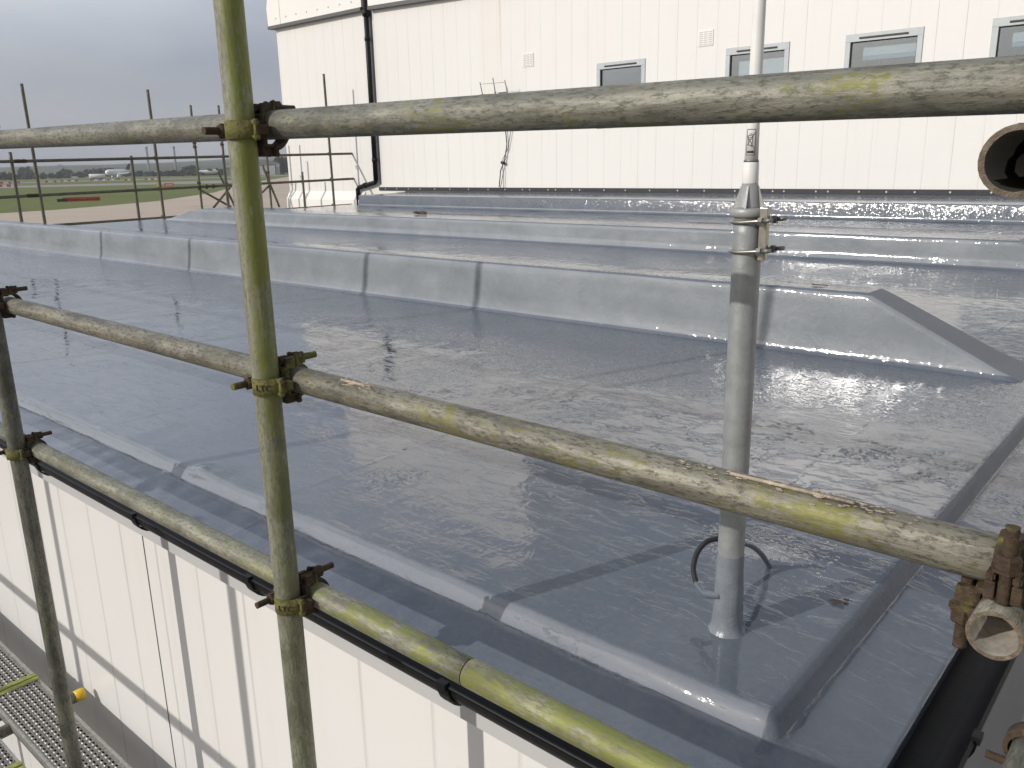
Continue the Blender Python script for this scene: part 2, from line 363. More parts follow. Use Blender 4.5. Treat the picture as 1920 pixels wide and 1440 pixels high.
# ------------------------------------------------------------------ scaffold tube: local Z along its length
RT, RI = .0255, .0212
def scaf_mesh(Lg, wob=0.0, n=28, ragged=0.0, k_=1.0):
    RT, RI = .0255 * k_, .0212 * k_
    bm = bmesh.new(); segs = max(2, int(Lg / .12)); out = []; seed = random.random() * 99
    for i in range(segs + 1):
        z = Lg * i / segs; ph = seed
        dx = wob * noise.noise(Vector((z * .9, ph, 0))); dy = wob * noise.noise(Vector((z * .9, ph, 7)))
        out.append([bm.verts.new((dx + (RT + .0004 * noise.noise(Vector((math.cos(6.283 * k / n) * 2, math.sin(6.283 * k / n) * 2, z * 9 + ph)))) * math.cos(6.2831853 * k / n),
                                  dy + RT * math.sin(6.2831853 * k / n), z)) for k in range(n)])
    for a, b in zip(out, out[1:]):
        for k in range(n): bm.faces.new((a[k], a[(k + 1) % n], b[(k + 1) % n], b[k])).smooth = True
    for end, zz, sgn in ((out[0], 0, 1), (out[-1], Lg, -1)):
        cx = sum(v.co.x for v in end) / n; cy = sum(v.co.y for v in end) / n
        inn = [bm.verts.new((cx + (RI + ragged * random.uniform(-1, 1)) * math.cos(6.2831853 * k / n), cy + (RI + ragged * random.uniform(-1, 1)) * math.sin(6.2831853 * k / n), zz + ragged * random.uniform(-1, 1))) for k in range(n)]
        dep = [bm.verts.new((cx + RI * math.cos(6.2831853 * k / n), cy + RI * math.sin(6.2831853 * k / n), zz + sgn * min(.35, Lg * .4))) for k in range(n)]
        for k in range(n):
            j = (k + 1) % n
            f = bm.faces.new((end[k], end[j], inn[j], inn[k])); f.material_index = 1
            f = bm.faces.new((inn[k], inn[j], dep[j], dep[k])); f.smooth = True; f.material_index = 2
        f = bm.faces.new(dep); f.material_index = 2
    bmesh.ops.recalc_face_normals(bm, faces=bm.faces)
    me = bpy.data.meshes.new('tube'); bm.to_mesh(me); bm.free(); return me
def scaf_tube(name, p0, p1, mat, label, group=None, wob=.0, ragged=0.0, cat='scaffold tube', endmat='rust', inmat='hole_shade'):
    p0 = V3(p0) + V3((0, 0, Z0)); p1 = V3(p1) + V3((0, 0, Z0)); d = p1 - p0
    me = scaf_mesh(d.length, wob, ragged=ragged, k_=1.15 if mat == 'tube_far' else 1.0, n=12 if mat == 'tube_far' else 28); me.name = name
    for m in (mat, endmat, inmat): me.materials.append(M[m])
    o = bpy.data.objects.new(name, me); col.objects.link(o)
    o.location = p0; o.rotation_mode = 'QUATERNION'; o.rotation_quaternion = d.to_track_quat('Z', 'X')
    return tag(o, label, cat, group)

# ------------------------------------------------------------------ right-angle coupler
# canonical frame: X = axis of tube B, Y = axis of tube A, -Z = from A towards B;  A at the origin, B at z = -.0535
DC = .0535
def coupler_meshes(txt=None):
    def arc_band(axis, cz, sgn, hw, flare):
        """half band round a tube along `axis`, on the side sgn*Z of it, with lugs"""
        bm = bmesh.new(); n = 18; r0, r1 = .0257, .0318
        prof = []
        for i in range(n + 1):
            a = math.pi * i / n; prof.append((math.cos(a), math.sin(a)))
        prev = None
        def P(u, w, h):  # u across, w along sgn*Z, h along the tube
            z = cz + sgn * w
            return (h, u, z) if axis == 'X' else (u, h, z)
        rows = []
        for i, (c, s_) in enumerate(prof):
            k = 1.0 + .12 * abs(c) ** 3; hh = hw * (1 - .10 * abs(c))
            rows.append([bm.verts.new(P(r0 * c, r0 * s_, -hh)), bm.verts.new(P(r1 * k * c, (r1 + .001) * s_, -hh * .92)), bm.verts.new(P(r1 * k * c, (r1 + .001) * s_, hh * .92)), bm.verts.new(P(r0 * c, r0 * s_, hh))])
        for a, b in zip(rows, rows[1:]):
            for k in range(4): bm.faces.new((a[k], a[(k + 1) % 4], b[(k + 1) % 4], b[k])).smooth = (k == 1)
        bm.faces.new(rows[0]); bm.faces.new(rows[-1])
        def bx(u0, u1, w0, w1, h0, h1):
            vs = [bm.verts.new(P(u, w_, h)) for h in (h0, h1) for w_ in (w0, w1) for u in (u0, u1)]
            f = [bm.faces.new([vs[i] for i in q]) for q in ((0, 2, 3, 1), (4, 5, 7, 6), (0, 1, 5, 4), (2, 6, 7, 3), (0, 4, 6, 2), (1, 3, 7, 5))]
            bmesh.ops.bevel(bm, geom=list({e for q in f for e in q.edges}), offset=.0018, segments=2, affect='EDGES')
        # forked lug at the bolt side (u<0), hinge cheeks at u>0
        s = flare
        for h in (-1, 1): bx(*sorted((s * .027, s * .052)), -.001, .0085, *sorted((h * .0075, h * .0155)))
        for h in (-1, 1): bx(*sorted((-s * .027, -s * .046)), -.004, .006, *sorted((h * .008, h * .0165)))
        # hinge pin
        r = []
        for h in (-.018, .018):
            r.append([bm.verts.new(P(-s * .041 + .0042 * math.cos(t * .7854), .001 + .0042 * math.sin(t * .7854), h)) for t in range(8)])
        for k in range(8): bm.faces.new((r[0][k], r[0][(k + 1) % 8], r[1][(k + 1) % 8], r[1][k])).smooth = True
        bm.faces.new(r[0]); bm.faces.new(r[1])
        bmesh.ops.recalc_face_normals(bm, faces=bm.faces)
        me = bpy.data.meshes.new('clamp_band'); bm.to_mesh(me); bm.free(); return me
    def bolt(axis, cz, sgn, u0):
        out = []
        def P(u, w_, h):
            z = cz + sgn * w_; return (h, u, z) if axis == 'X' else (u, h, z)
        bm = bmesh.new(); n = 14; prev = None
        ws = [-.026 + .0022 * i for i in range(0, 40)]
        ws = [x for x in ws if x <= .056]
        for i, w_ in enumerate(ws):
            r = .0064 + (.0006 if i % 2 else 0) * (w_ > .0)
            ring = [bm.verts.new(P(u0 + r * math.cos(6.283 * k / n), w_, r * math.sin(6.283 * k / n))) for k in range(n)]
            if prev: [setattr(bm.faces.new((prev[k], prev[(k + 1) % n], ring[(k + 1) % n], ring[k])), 'smooth', True) for k in range(n)]
            else: bm.faces.new(ring)
            prev = ring
        bm.faces.new(prev); bmesh.ops.recalc_face_normals(bm, faces=bm.faces)
        me = bpy.data.meshes.new('bolt'); bm.to_mesh(me); bm.free(); out.append(me)
        bm = bmesh.new(); rows = []
        for w_, r in ((.0086, .0150), (.0118, .0152), (.0120, .0128), (.0235, .0134), (.0260, .0112)):
            m = 6 if r < .0133 else 6
            rows.append([bm.verts.new(P(u0 + r * math.cos(6.283 * k / 6 + .3), w_, r * math.sin(6.283 * k / 6 + .3))) for k in range(6)])
        for a, b in zip(rows, rows[1:]):
            for k in range(6): bm.faces.new((a[k], a[(k + 1) % 6], b[(k + 1) % 6], b[k]))
        bm.faces.new(rows[0]); bm.faces.new(rows[-1]); bmesh.ops.recalc_face_normals(bm, faces=bm.faces)
        me = bpy.data.meshes.new('nut'); bm.to_mesh(me); bm.free(); out.append(me)
        return out
    # body: saddle block between the tubes with lugs reaching to both bolts and hinges
    b = MB()
    b.box(-.026, .026, -.026, .026, -.0305, -.0235, .002)
    for hz in (-1, 1):
        b.box(-.047, -.0245, *sorted((hz * .007, hz * .017)), -.022, -.0025, .0022)      # lug of A's bolt
        b.box(.0245, .045, -.009, .009, -.024, .004, .0022) if hz > 0 else None          # hinge of A
        b.box(*sorted((hz * .007, hz * .017)), .0245, .047, -.0505, -.030, .0022)        # lug of B's bolt
    b.box(-.009, .009, -.045, -.0245, -.0575, -.029, .0022)
    # cheeks cradling each tube
    for sx in (-1, 1):
        b.box(*sorted((sx * .0235, sx * .029)), -.016, .016, -.028, -.004, .0015)
        b.box(-.016, .016, *sorted((sx * .0235, sx * .029)), -.0495, -.026, .0015)
    bmesh.ops.recalc_face_normals(b.bm, faces=b.bm.faces)
    me = bpy.data.meshes.new('body'); b.bm.to_mesh(me); b.bm.free()
    bandA = arc_band('Y', 0, 1, .0175, -1); bandB = arc_band('X', -DC, -1, .0175, 1)
    return dict(body=me, bandA=bandA, bandB=bandB, boltA=bolt('Y', 0, 1, -.0395), boltB=bolt('X', -DC, -1, .0395))
CM = coupler_meshes()
def coupler(pos, X, Y, label, mats=('rust', 'mossy_iron', 'rust'), group=None, text=None, roll=0):
    X = V3(X).normalized(); Y = V3(Y).normalized(); Z = X.cross(Y)
    m = Matrix((X, Y, Z)).transposed().to_4x4(); m.translation = V3(pos) + V3((0, 0, Z0))
    e = bpy.data.objects.new('scaffold_coupler', None); e.empty_display_size = .05; col.objects.link(e); e.matrix_world = m
    tag(e, label, 'coupler', group)
    def ad(name, me, mat, par):
        o = bpy.data.objects.new(name, me.copy() if len(me.materials) and me.materials[0] != M[mat] else me)
        if not len(o.data.materials): o.data.materials.append(M[mat])
        else: o.data.materials[0] = M[mat]
        col.objects.link(o); o.parent = par; return o
    ad('body', CM['body'], mats[0], e)
    bA = ad('clamp_band', CM['bandA'], mats[1], e); ad('clamp_band', CM['bandB'], mats[0], e)
    for k in ('boltA', 'boltB'):
        bo = ad('bolt', CM[k][0], mats[2], e); ad('nut', CM[k][1], mats[2], bo)
    if text:
        cu = bpy.data.curves.new('lettering', 'FONT'); cu.body = text; cu.size = .017; cu.extrude = .0010; cu.align_x = 'CENTER'; cu.align_y = 'CENTER'
        to = bpy.data.objects.new('lettering', cu); col.objects.link(to)
        dg = bpy.context.evaluated_depsgraph_get(); me = bpy.data.meshes.new_from_object(to.evaluated_get(dg)); bpy.data.objects.remove(to)
        for v in me.vertices:
            a = v.co.x / .0328; r = .0337 + v.co.z
            v.co = Vector((r * math.sin(a), v.co.y, r * math.cos(a)))
        me.materials.clear(); me.materials.append(M['rust'])  # darker iron stands in for the shading of the raised letters
        o = bpy.data.objects.new('lettering', me); col.objects.link(o); o.parent = bA
        o.rotation_euler = (0, R_(36), 0)
    return e

# ================================================================== GROUND, ROADS, HILLS
G = -Z0
def flat_poly(name, pts, z, mat, label=None):
    b = MB(); b.bm.faces.new([b.bm.verts.new((x, y, z)) for x, y in pts]); return structure(b.build(name, mat))
flat_poly('ground', [(-20000, -20000), (20000, -20000), (20000, 20000), (-20000, 20000)], G, 'grass')
flat_poly('apron', [(-118, -60), (-128, 32), (-135, 44), (-137, 52), (-143, 62), (-153, 76), (-192, 110), (-246, 148), (-300, 188), (-471, 324), (-600, 450), (90, 450), (90, -60)], G + .02, 'concrete')
flat_poly('added_ground', [(-22, -9), (4, -9), (4, 13.9), (-22, 13.9)], G + .03, 'dark_ground')  # dark ground added to cut the warm bounce onto the near wall
def strip_from(name, pts, z, mat):
    b = MB()
    for i in range(len(pts) - 1):
        (x0, y0, a0, c0), (x1, y1, a1, c1) = pts[i], pts[i + 1]
        b.quad((x0, y0, z), (x1, y1, z), (a1, c1, z), (a0, c0, z))
    bmesh.ops.remove_doubles(b.bm, verts=b.bm.verts, dist=.01)
    return structure(b.build(name, mat))
strip_from('taxiway', [(-400, -60, -470, -60), (-395, 20, -460, 25), (-369, 121, -425, 139), (-338, 165, -395, 196), (-305, 190, -385, 246)], G + .03, 'taxiway')
strip_from('runway', [(-560, -60, -610, -60), (-545, 170, -592, 185), (-505, 300, -550, 330), (-560, 520, -610, 540)], G + .03, 'taxiway')

# hills: a terrain ring rising to the north
def hills():
    bm = bmesh.new(); rows = []
    for j in range(26):
        rr = 1250 + j * 130.0; row = []
        for i in range(90):
            th = R_(95 + i * 1.2); 
            x = math.cos(th) * rr; y = math.sin(th) * rr
            side = min(1, max(.0, (R_(172) - th) / R_(26)))
            ridge = (18 + 40 * side) * min(1, (j / 15.0)) ** 1.3 if j < 17 else (18 + 40 * side) * max(0, 1 - (j - 17) / 8.0)
            h = ridge * (.82 + .35 * noise.noise(Vector((x * .0011, y * .0011, 0)))) + (2.5 * noise.noise(Vector((x * .006, y * .006, 3))) if 3 < j else 0)
            row.append(bm.verts.new((x, y, G - 1.0 + h + (0 if j else -1))))
        rows.append(row)
    for a, b in zip(rows, rows[1:]):
        for k in range(89): bm.faces.new((a[k], a[k + 1], b[k + 1], b[k])).smooth = True
    m = MB(); m.bm.free(); m.bm = bm; structure(m.build('hills', 'hills'))
hills()
def clump(b, c, r, n, leaf, squash=.7, seed=0):
    rnd = random.Random(seed)
    for _ in range(n):
        d = Vector((rnd.gauss(0, 1), rnd.gauss(0, 1), rnd.gauss(0, 1))).normalized() * (r * rnd.random() ** .4); d.z *= squash
        p = Vector(c) + d; u = Vector((rnd.uniform(-1, 1), rnd.uniform(-1, 1), rnd.uniform(-1, 1))).normalized(); v = u.orthogonal().normalized()
        s = leaf * rnd.uniform(.6, 1.3)
        b.bm.faces.new([b.bm.verts.new(p + u * s), b.bm.verts.new(p + v * s), b.bm.verts.new(p - u * s), b.bm.verts.new(p - v * s)])
def hedge_belt():
    b = MB(); rnd = random.Random(4)
    for i in range(150):
        th = R_(118 + i * .40); rr = 900 + 60 * math.sin(i * .21) + rnd.uniform(-20, 20)
        hgt = 4.5 + 5.5 * max(0, noise.noise(Vector((i * .13, 2, 0)))) * 1.6 + rnd.random()
        clump(b, (math.cos(th) * rr, math.sin(th) * rr, G + hgt * .45), hgt * .62, 60, 1.7, .8, i)
    o = b.build('tree_belt', 'leaf'); o['kind'] = 'stuff'; o['label'] = 'dark belt of hedges and scrub along the far edge of the airfield'; o['category'] = 'tree belt'
hedge_belt()
def polar(px_, dist):
    """ground position seen at horizontal picture bearing: returns x, y"""
    u = (px_ - 960) / 1560.0; f = .98
    rx = Rr[0][0] * u + Rr[0][1] * (-.2596) + Rr[0][2]; ry = Rr[1][0] * u + Rr[1][1] * (-.2596) + Rr[1][2]
    n = math.hypot(rx, ry); return rx / n * dist, ry / n * dist
def far_tree(px_, dist, hgt, rad, label, seed):
    x, y = polar(px_, dist); e = empty('broadleaf_tree', (x, y, G), label, 'tree', 'trees beyond the airfield')
    b = MB(); b.tube([(x, y, G), (x, y, G + hgt * .3), (x + .3, y, G + hgt * .6)], [rad * .07, rad * .05, rad * .02], 8); b.build('trunk', 'bark', e)
    b = MB(); rnd = random.Random(seed)
    for k in range(12):
        a = rnd.random() * 6.28; q = rad * .55 * rnd.random() ** .5
        clump(b, (x + q * math.cos(a), y + q * math.sin(a), G + hgt * rnd.uniform(.3, .78)), rad * .5, 90, rad * .09, .75, seed * 50 + k)
    b.build('crown', 'leaf', e)
far_tree(531, 800, 14, 13, 'rounded dark tree close to the left edge of the white building', 3)
far_tree(548, 820, 12, 9, 'lower dark tree right against the white building corner', 5)
far_tree(46, 1100, 12, 10, 'rounded dark tree above the field edge behind the leftmost uprights', 8)
far_tree(124, 1150, 9, 9, 'small dark tree between two pale sheds on the skyline at far left', 9)
far_tree(353, 880, 9, 8, 'bushy tree on the field edge just left of the parked grey aircraft', 12)

# far things on the field
def obj_at(px_, dist, heading=None):
    x, y = polar(px_, dist); v = Vector((x, y, 0)).normalized(); r = Vector((v.y, -v.x, 0))   # r: to the right as seen
    return Vector((x, y, G)), r, v
def obox(b, o, r, v, u0, u1, d0, d1, z0, z1, mi=0):
    vs = [b.bm.verts.new(o + r * u + v * d + Vector((0, 0, z))) for z in (z0, z1) for d in (d0, d1) for u in (u0, u1)]
    for q in ((0, 2, 3, 1), (4, 5, 7, 6), (0, 1, 5, 4), (2, 6, 7, 3), (0, 4, 6, 2), (1, 3, 7, 5)):
        b.bm.faces.new([vs[i] for i in q]).material_index = mi
def tanker():
    o, r, v = obj_at(180, 690); e = empty('tanker_trailer', o, 'long white tanker trailer parked on the field left of the white aircraft', 'trailer')
    b = MB(); c = [o + r * u + Vector((0, 0, 2.2)) for u in (-5.4, -5.3, -5.1, 5.1, 5.3, 5.4)]; b.tube(c, [.8, 1.5, 1.68, 1.68, 1.5, .8], 20); b.build('tank', 'aircraft_white', e)
    b = MB(); obox(b, o, r, v, -4.8, 4.8, -.5, .5, .5, .75); b.build('chassis', 'dark_board', e)
    for u in (-2.9, -1.8, 2.6):
        for s in (-1.05, .8):
            b = MB(); b.tube([o + r * u + v * s + Vector((0, 0, .5)), o + r * u + v * (s + .25) + Vector((0, 0, .5))], .5, 12); b.build('wheel', 'tyre', e)
tanker()
def jet():
    o, r, v = obj_at(212, 640); e = empty('white_aircraft', o, 'white parked aircraft with a blunt rounded nose beside the white tanker', 'aircraft')
    ax = (r * .92 + v * .38).normalized(); b = MB(); pr = [(-5.6, .15, 5.2), (-5.3, 1.0, 5.3), (-4.6, 1.7, 5.4), (-3.2, 2.1, 5.5), (4.5, 2.1, 5.3), (8.5, 1.5, 5.9), (11, .6, 6.3)]
    b.tube([o + ax * t + Vector((0, 0, z - .8)) for t, q, z in pr], [q for t, q, z in pr], 24); b.build('fuselage', 'aircraft_white', e)
    sd_ = Vector((ax.y, -ax.x, 0))
    for s in (-1, 1):
        b = MB(); b.prism([o + ax * 0 + sd_ * s * 1.6 + Vector((0, 0, 3.4)), o + ax * 3.4 + sd_ * s * 1.6 + Vector((0, 0, 3.4)), o + ax * 7.0 + sd_ * s * 11 + Vector((0, 0, 4.3)), o + ax * 5.6 + sd_ * s * 11 + Vector((0, 0, 4.3))], (0, 0, .35)); b.build('wing', 'aircraft_white', e)
        b = MB(); b.tube([o + ax * (.2 + t) + sd_ * s * 4.4 + Vector((0, 0, 2.4)) for t in (0, .3, 1.8, 2.8)], [.75, .95, .9, .5], 16); b.build('engine', 'aircraft_white', e)
    b = MB(); b.prism([o + ax * 7.5 + Vector((0, 0, 6.2)), o + ax * 10.6 + Vector((0, 0, 6.2)), o + ax * 12 + Vector((0, 0, 10.4)), o + ax * 10.4 + Vector((0, 0, 10.4))], sd_ * .3); b.build('tail_fin', 'aircraft_dark', e)
    for t, s in ((-3.8, 0), (2.2, 1.6), (2.2, -1.6)):
        b = MB(); b.tube([o + ax * t + sd_ * s, o + ax * t + sd_ * s + Vector((0, 0, 3.2))], .18, 8); b.build('undercarriage_leg', 'hangar_grey', e)
        b = MB(); b.tube([o + ax * t + sd_ * (s - .2) + Vector((0, 0, .45)), o + ax * t + sd_ * (s + .2) + Vector((0, 0, .45))], .45, 12); b.build('wheel', 'tyre', e)
jet()
def prop():
    o, r, v = obj_at(392, 760); e = empty('grey_aircraft', o, 'grey and white parked aircraft with its tail fin to the left of the scaffold braces', 'aircraft')
    b = MB(); pr = [(-9.5, .2, 4.6), (-7, .8, 4.2), (-3, 1.5, 3.6), (1, 1.8, 3.6), (5, 1.7, 3.7), (6.6, .9, 3.4), (7.1, .2, 3.1)]
    b.tube([o + r * t + Vector((0, 0, z)) for t, q, z in pr], [q for t, q, z in pr], 20); b.build('fuselage', 'aircraft_white', e)
    b = MB(); b.prism([o + r * -9.4 + Vector((0, 0, 4.6)), o + r * -6.4 + Vector((0, 0, 4.6)), o + r * -8.6 + Vector((0, 0, 8.6)), o + r * -9.9 + Vector((0, 0, 8.6))], v * .3); b.build('tail_fin', 'aircraft_dark', e)
    b = MB(); b.prism([o + r * -1.2 - v * 9 + Vector((0, 0, 5.4)), o + r * 1.0 - v * 9 + Vector((0, 0, 5.4)), o + r * 1.3 + v * 9 + Vector((0, 0, 5.4)), o + r * -1.4 + v * 9 + Vector((0, 0, 5.4))], (0, 0, .3)); b.build('wing', 'hangar_grey', e)
    for s in (-3.6, 3.6):
        b = MB(); b.tube([o + r * t + v * s + Vector((0, 0, 5.1)) for t in (-1.5, 0, 2.2, 2.7)], [.3, .7, .6, .2], 14); b.build('engine', 'aircraft_dark', e)
    for t, s in ((5, 0), (0, 1.7), (0, -1.7)):
        b = MB(); b.tube([o + r * t + v * s, o + r * t + v * s + Vector((0, 0, 2.6))], .16, 8); b.build('undercarriage_leg', 'aircraft_dark', e)
prop()
def hangar(px_, dist, w_, h_, d_, label, name='hangar', mat='hangar_white', doors=True):
    o, r, v = obj_at(px_, dist); e = empty(name, o, label, 'hangar')
    b = MB(); obox(b, o, r, v, -w_ / 2, w_ / 2, 0, d_, 0, h_ * .72); b.build('wall', mat, e)
    b = MB(); b.prism([o + r * (-w_ / 2 - .4) - v * .5 + Vector((0, 0, h_ * .72 + .01)), o + r * (w_ / 2 + .4) - v * .5 + Vector((0, 0, h_ * .72 + .01)), o + r * (w_ * .02) - v * .5 + Vector((0, 0, h_))], v * (d_ + 1)); b.build('roof', 'hangar_grey' if doors else 'hangar_white', e)
    if doors:
        b = MB(); obox(b, o, r, v, -w_ * .42, w_ * .34, -.4, -.02, 0, h_ * .6); b.build('sliding_door', 'hangar_white', e)
        b = MB(); obox(b, o, r, v, -w_ * .45, -w_ * .425, -.5, -.02, 0, h_ * .64); obox(b, o, r, v, w_ * .345, w_ * .37, -.5, -.02, 0, h_ * .64); obox(b, o, r, v, -w_ * .425, w_ * .345, -.5, -.02, h_ * .61, h_ * .64); b.build('door_frame', 'aircraft_dark', e)
        b = MB(); obox(b, o, r, v, w_ * .38, w_ * .5, -4, -.02, 0, h_ * .5); b.build('annex', 'hangar_grey', e)
hangar(497, 760, 24, 13, 30, 'pale hangar with a low pitched roof left of the white building')
hangar(436, 820, 16, 9.5, 20, 'grey shed beside the hangar, partly hidden by the green upright', 'shed', 'hangar_grey', False)
hangar(247, 1000, 17, 4.2, 12, 'low grey shed on the field edge right of the white aircraft', 'shed', 'hangar_grey', False)
hangar(292, 1050, 26, 5, 12, 'long low shed below the two far chimneys', 'shed', 'hangar_grey', False)
hangar(82, 1300, 9, 13, 8, 'small pale shed on the far skyline at the left', 'shed', 'hangar_white', False)
hangar(113, 1400, 18, 17, 10, 'wide pale shed on the far skyline right of the small one', 'shed', 'hangar_white', False)
def van(px_, dist, label):
    o, r, v = obj_at(px_, dist); e = empty('white_van', o, label, 'van')
    b = MB(); obox(b, o, r, v, -2.4, 1.3, -.9, .9, .45, 2.3); b.prism([o + r * 1.3 - v * .9 + Vector((0, 0, .45)), o + r * 2.5 - v * .9 + Vector((0, 0, .45)), o + r * 2.4 - v * .9 + Vector((0, 0, 1.2)), o + r * 1.3 - v * .9 + Vector((0, 0, 2.2))], v * 1.8); b.build('body', 'aircraft_white', e)
    for u in (-1.6, 1.6): b = MB(); b.tube([o + r * u - v * .95 + Vector((0, 0, .35)), o + r * u + v * .95 + Vector((0, 0, .35))], .35, 10); b.build('axle_wheels', 'tyre', e)
van(138, 760, 'tiny white van on the field edge left of the white tanker')
for px_, hh, lb in ((279, 44, 'left of two far hazy chimneys above the field'), (330, 44, 'right of two far hazy chimneys, behind the tall uprights')):
    o, r, v = obj_at(px_, 1550); e = empty('chimney', o, lb, 'chimney', 'far chimneys')
    b = MB(); b.tube([o, o + Vector((0, 0, 14)), o + Vector((0, 0, hh))], [2.3, 1.9, 1.7], 16); b.build('stack', 'mast_grey', e)
    b = MB(); b.tube([o + Vector((0, 0, hh - 3.5)), o + Vector((0, 0, hh + .2))], 2.1, 16); b.build('cap', 'hangar_grey', e)

# red and white plastic barriers in rows on the field
def barrier(px_, dist, mat, label, group):
    o, r, v = obj_at(px_, dist); b = MB()
    b.prism([o + r * -.7 + v * -.3, o + r * -.7 + v * .3, o + r * -.7 + v * .12 + Vector((0, 0, 1)), o + r * -.7 + v * -.12 + Vector((0, 0, 1))], r * 1.4)
    bb = b.build('traffic_barrier', mat, origin=o); tag(bb, label, 'barrier', group)
rows = [(93, 8, 3, 560, 'row under the two leftmost uprights'), (122, 7, 5, 590, 'row left of the tanker'), (178, 8, 6, 600, 'row in front of the white tanker'),
        (243, 6, 4, 560, 'row right of the white aircraft'), (281, 6, 4, 560, 'row below the far chimneys'), (8, 8, 5, 560, 'upper row at the left edge'), (5, 8, 4, 420, 'lower row at the left edge')]
for x0, st, n, dd, lb in rows:
    for k in range(n):
        cl = 'red' if (k % 2 == 0) ^ (x0 == 170) else 'white'
        barrier(x0 + k * st - 10, dd, 'red_plastic' if cl == 'red' else 'white_plastic', '%s plastic barrier in the %s' % (cl, lb), '%s barriers, %s' % (cl, lb))
def board(px_, dist, w_, h_, z_, mat, label, cat='sign', panels=1):
    o, r, v = obj_at(px_, dist); e = empty('airfield_sign', o, label, cat)
    b = MB(); obox(b, o, r, v, -w_ / 2, w_ / 2, -.1, .1, z_, z_ + h_); b.build('board', mat, e)
    for u in ((-w_ * .4, w_ * .4)): b = MB(); b.tube([o + r * u, o + r * u + Vector((0, 0, z_))], .06, 8); b.build('leg', 'dark_board', e)
    return e, o, r, v
board(293, 300, 1.1, 1.3, .3, 'yellow_board', 'small yellow sign standing at the taxiway edge')
e, o, r, v = board(313, 300, 3.0, 1.1, .35, 'orange_board', 'orange sign board right of the small yellow sign')
b = MB()
obox(b, o, r, v, -.95, .95, -.128, -.108, .62, .68)
for k in range(4): obox(b, o, r, v, -.9 + k * .5, -.6 + k * .5, -.13, -.11, .65, 1.15)
b.build('marking', 'white_plastic', e)
e, o, r, v = board(107, 185, 1.7, .55, .05, 'dark_board', 'short black board lying in the grass left of the red marker board')
e, o, r, v = board(144, 185, 6.6, .75, .05, 'red_plastic', 'long low red marker board in the grass behind the rails')
b = MB(); rnd = random.Random(3)
obox(b, o, r, v, -3.1, 3.1, -.135, -.105, .26, .32)
for k in range(11): obox(b, o, r, v, -3.0 + k * .56, -2.72 + k * .56, -.14, -.11, .28, .38 + .2 * rnd.random())
b.build('marking', 'dark_board', e)

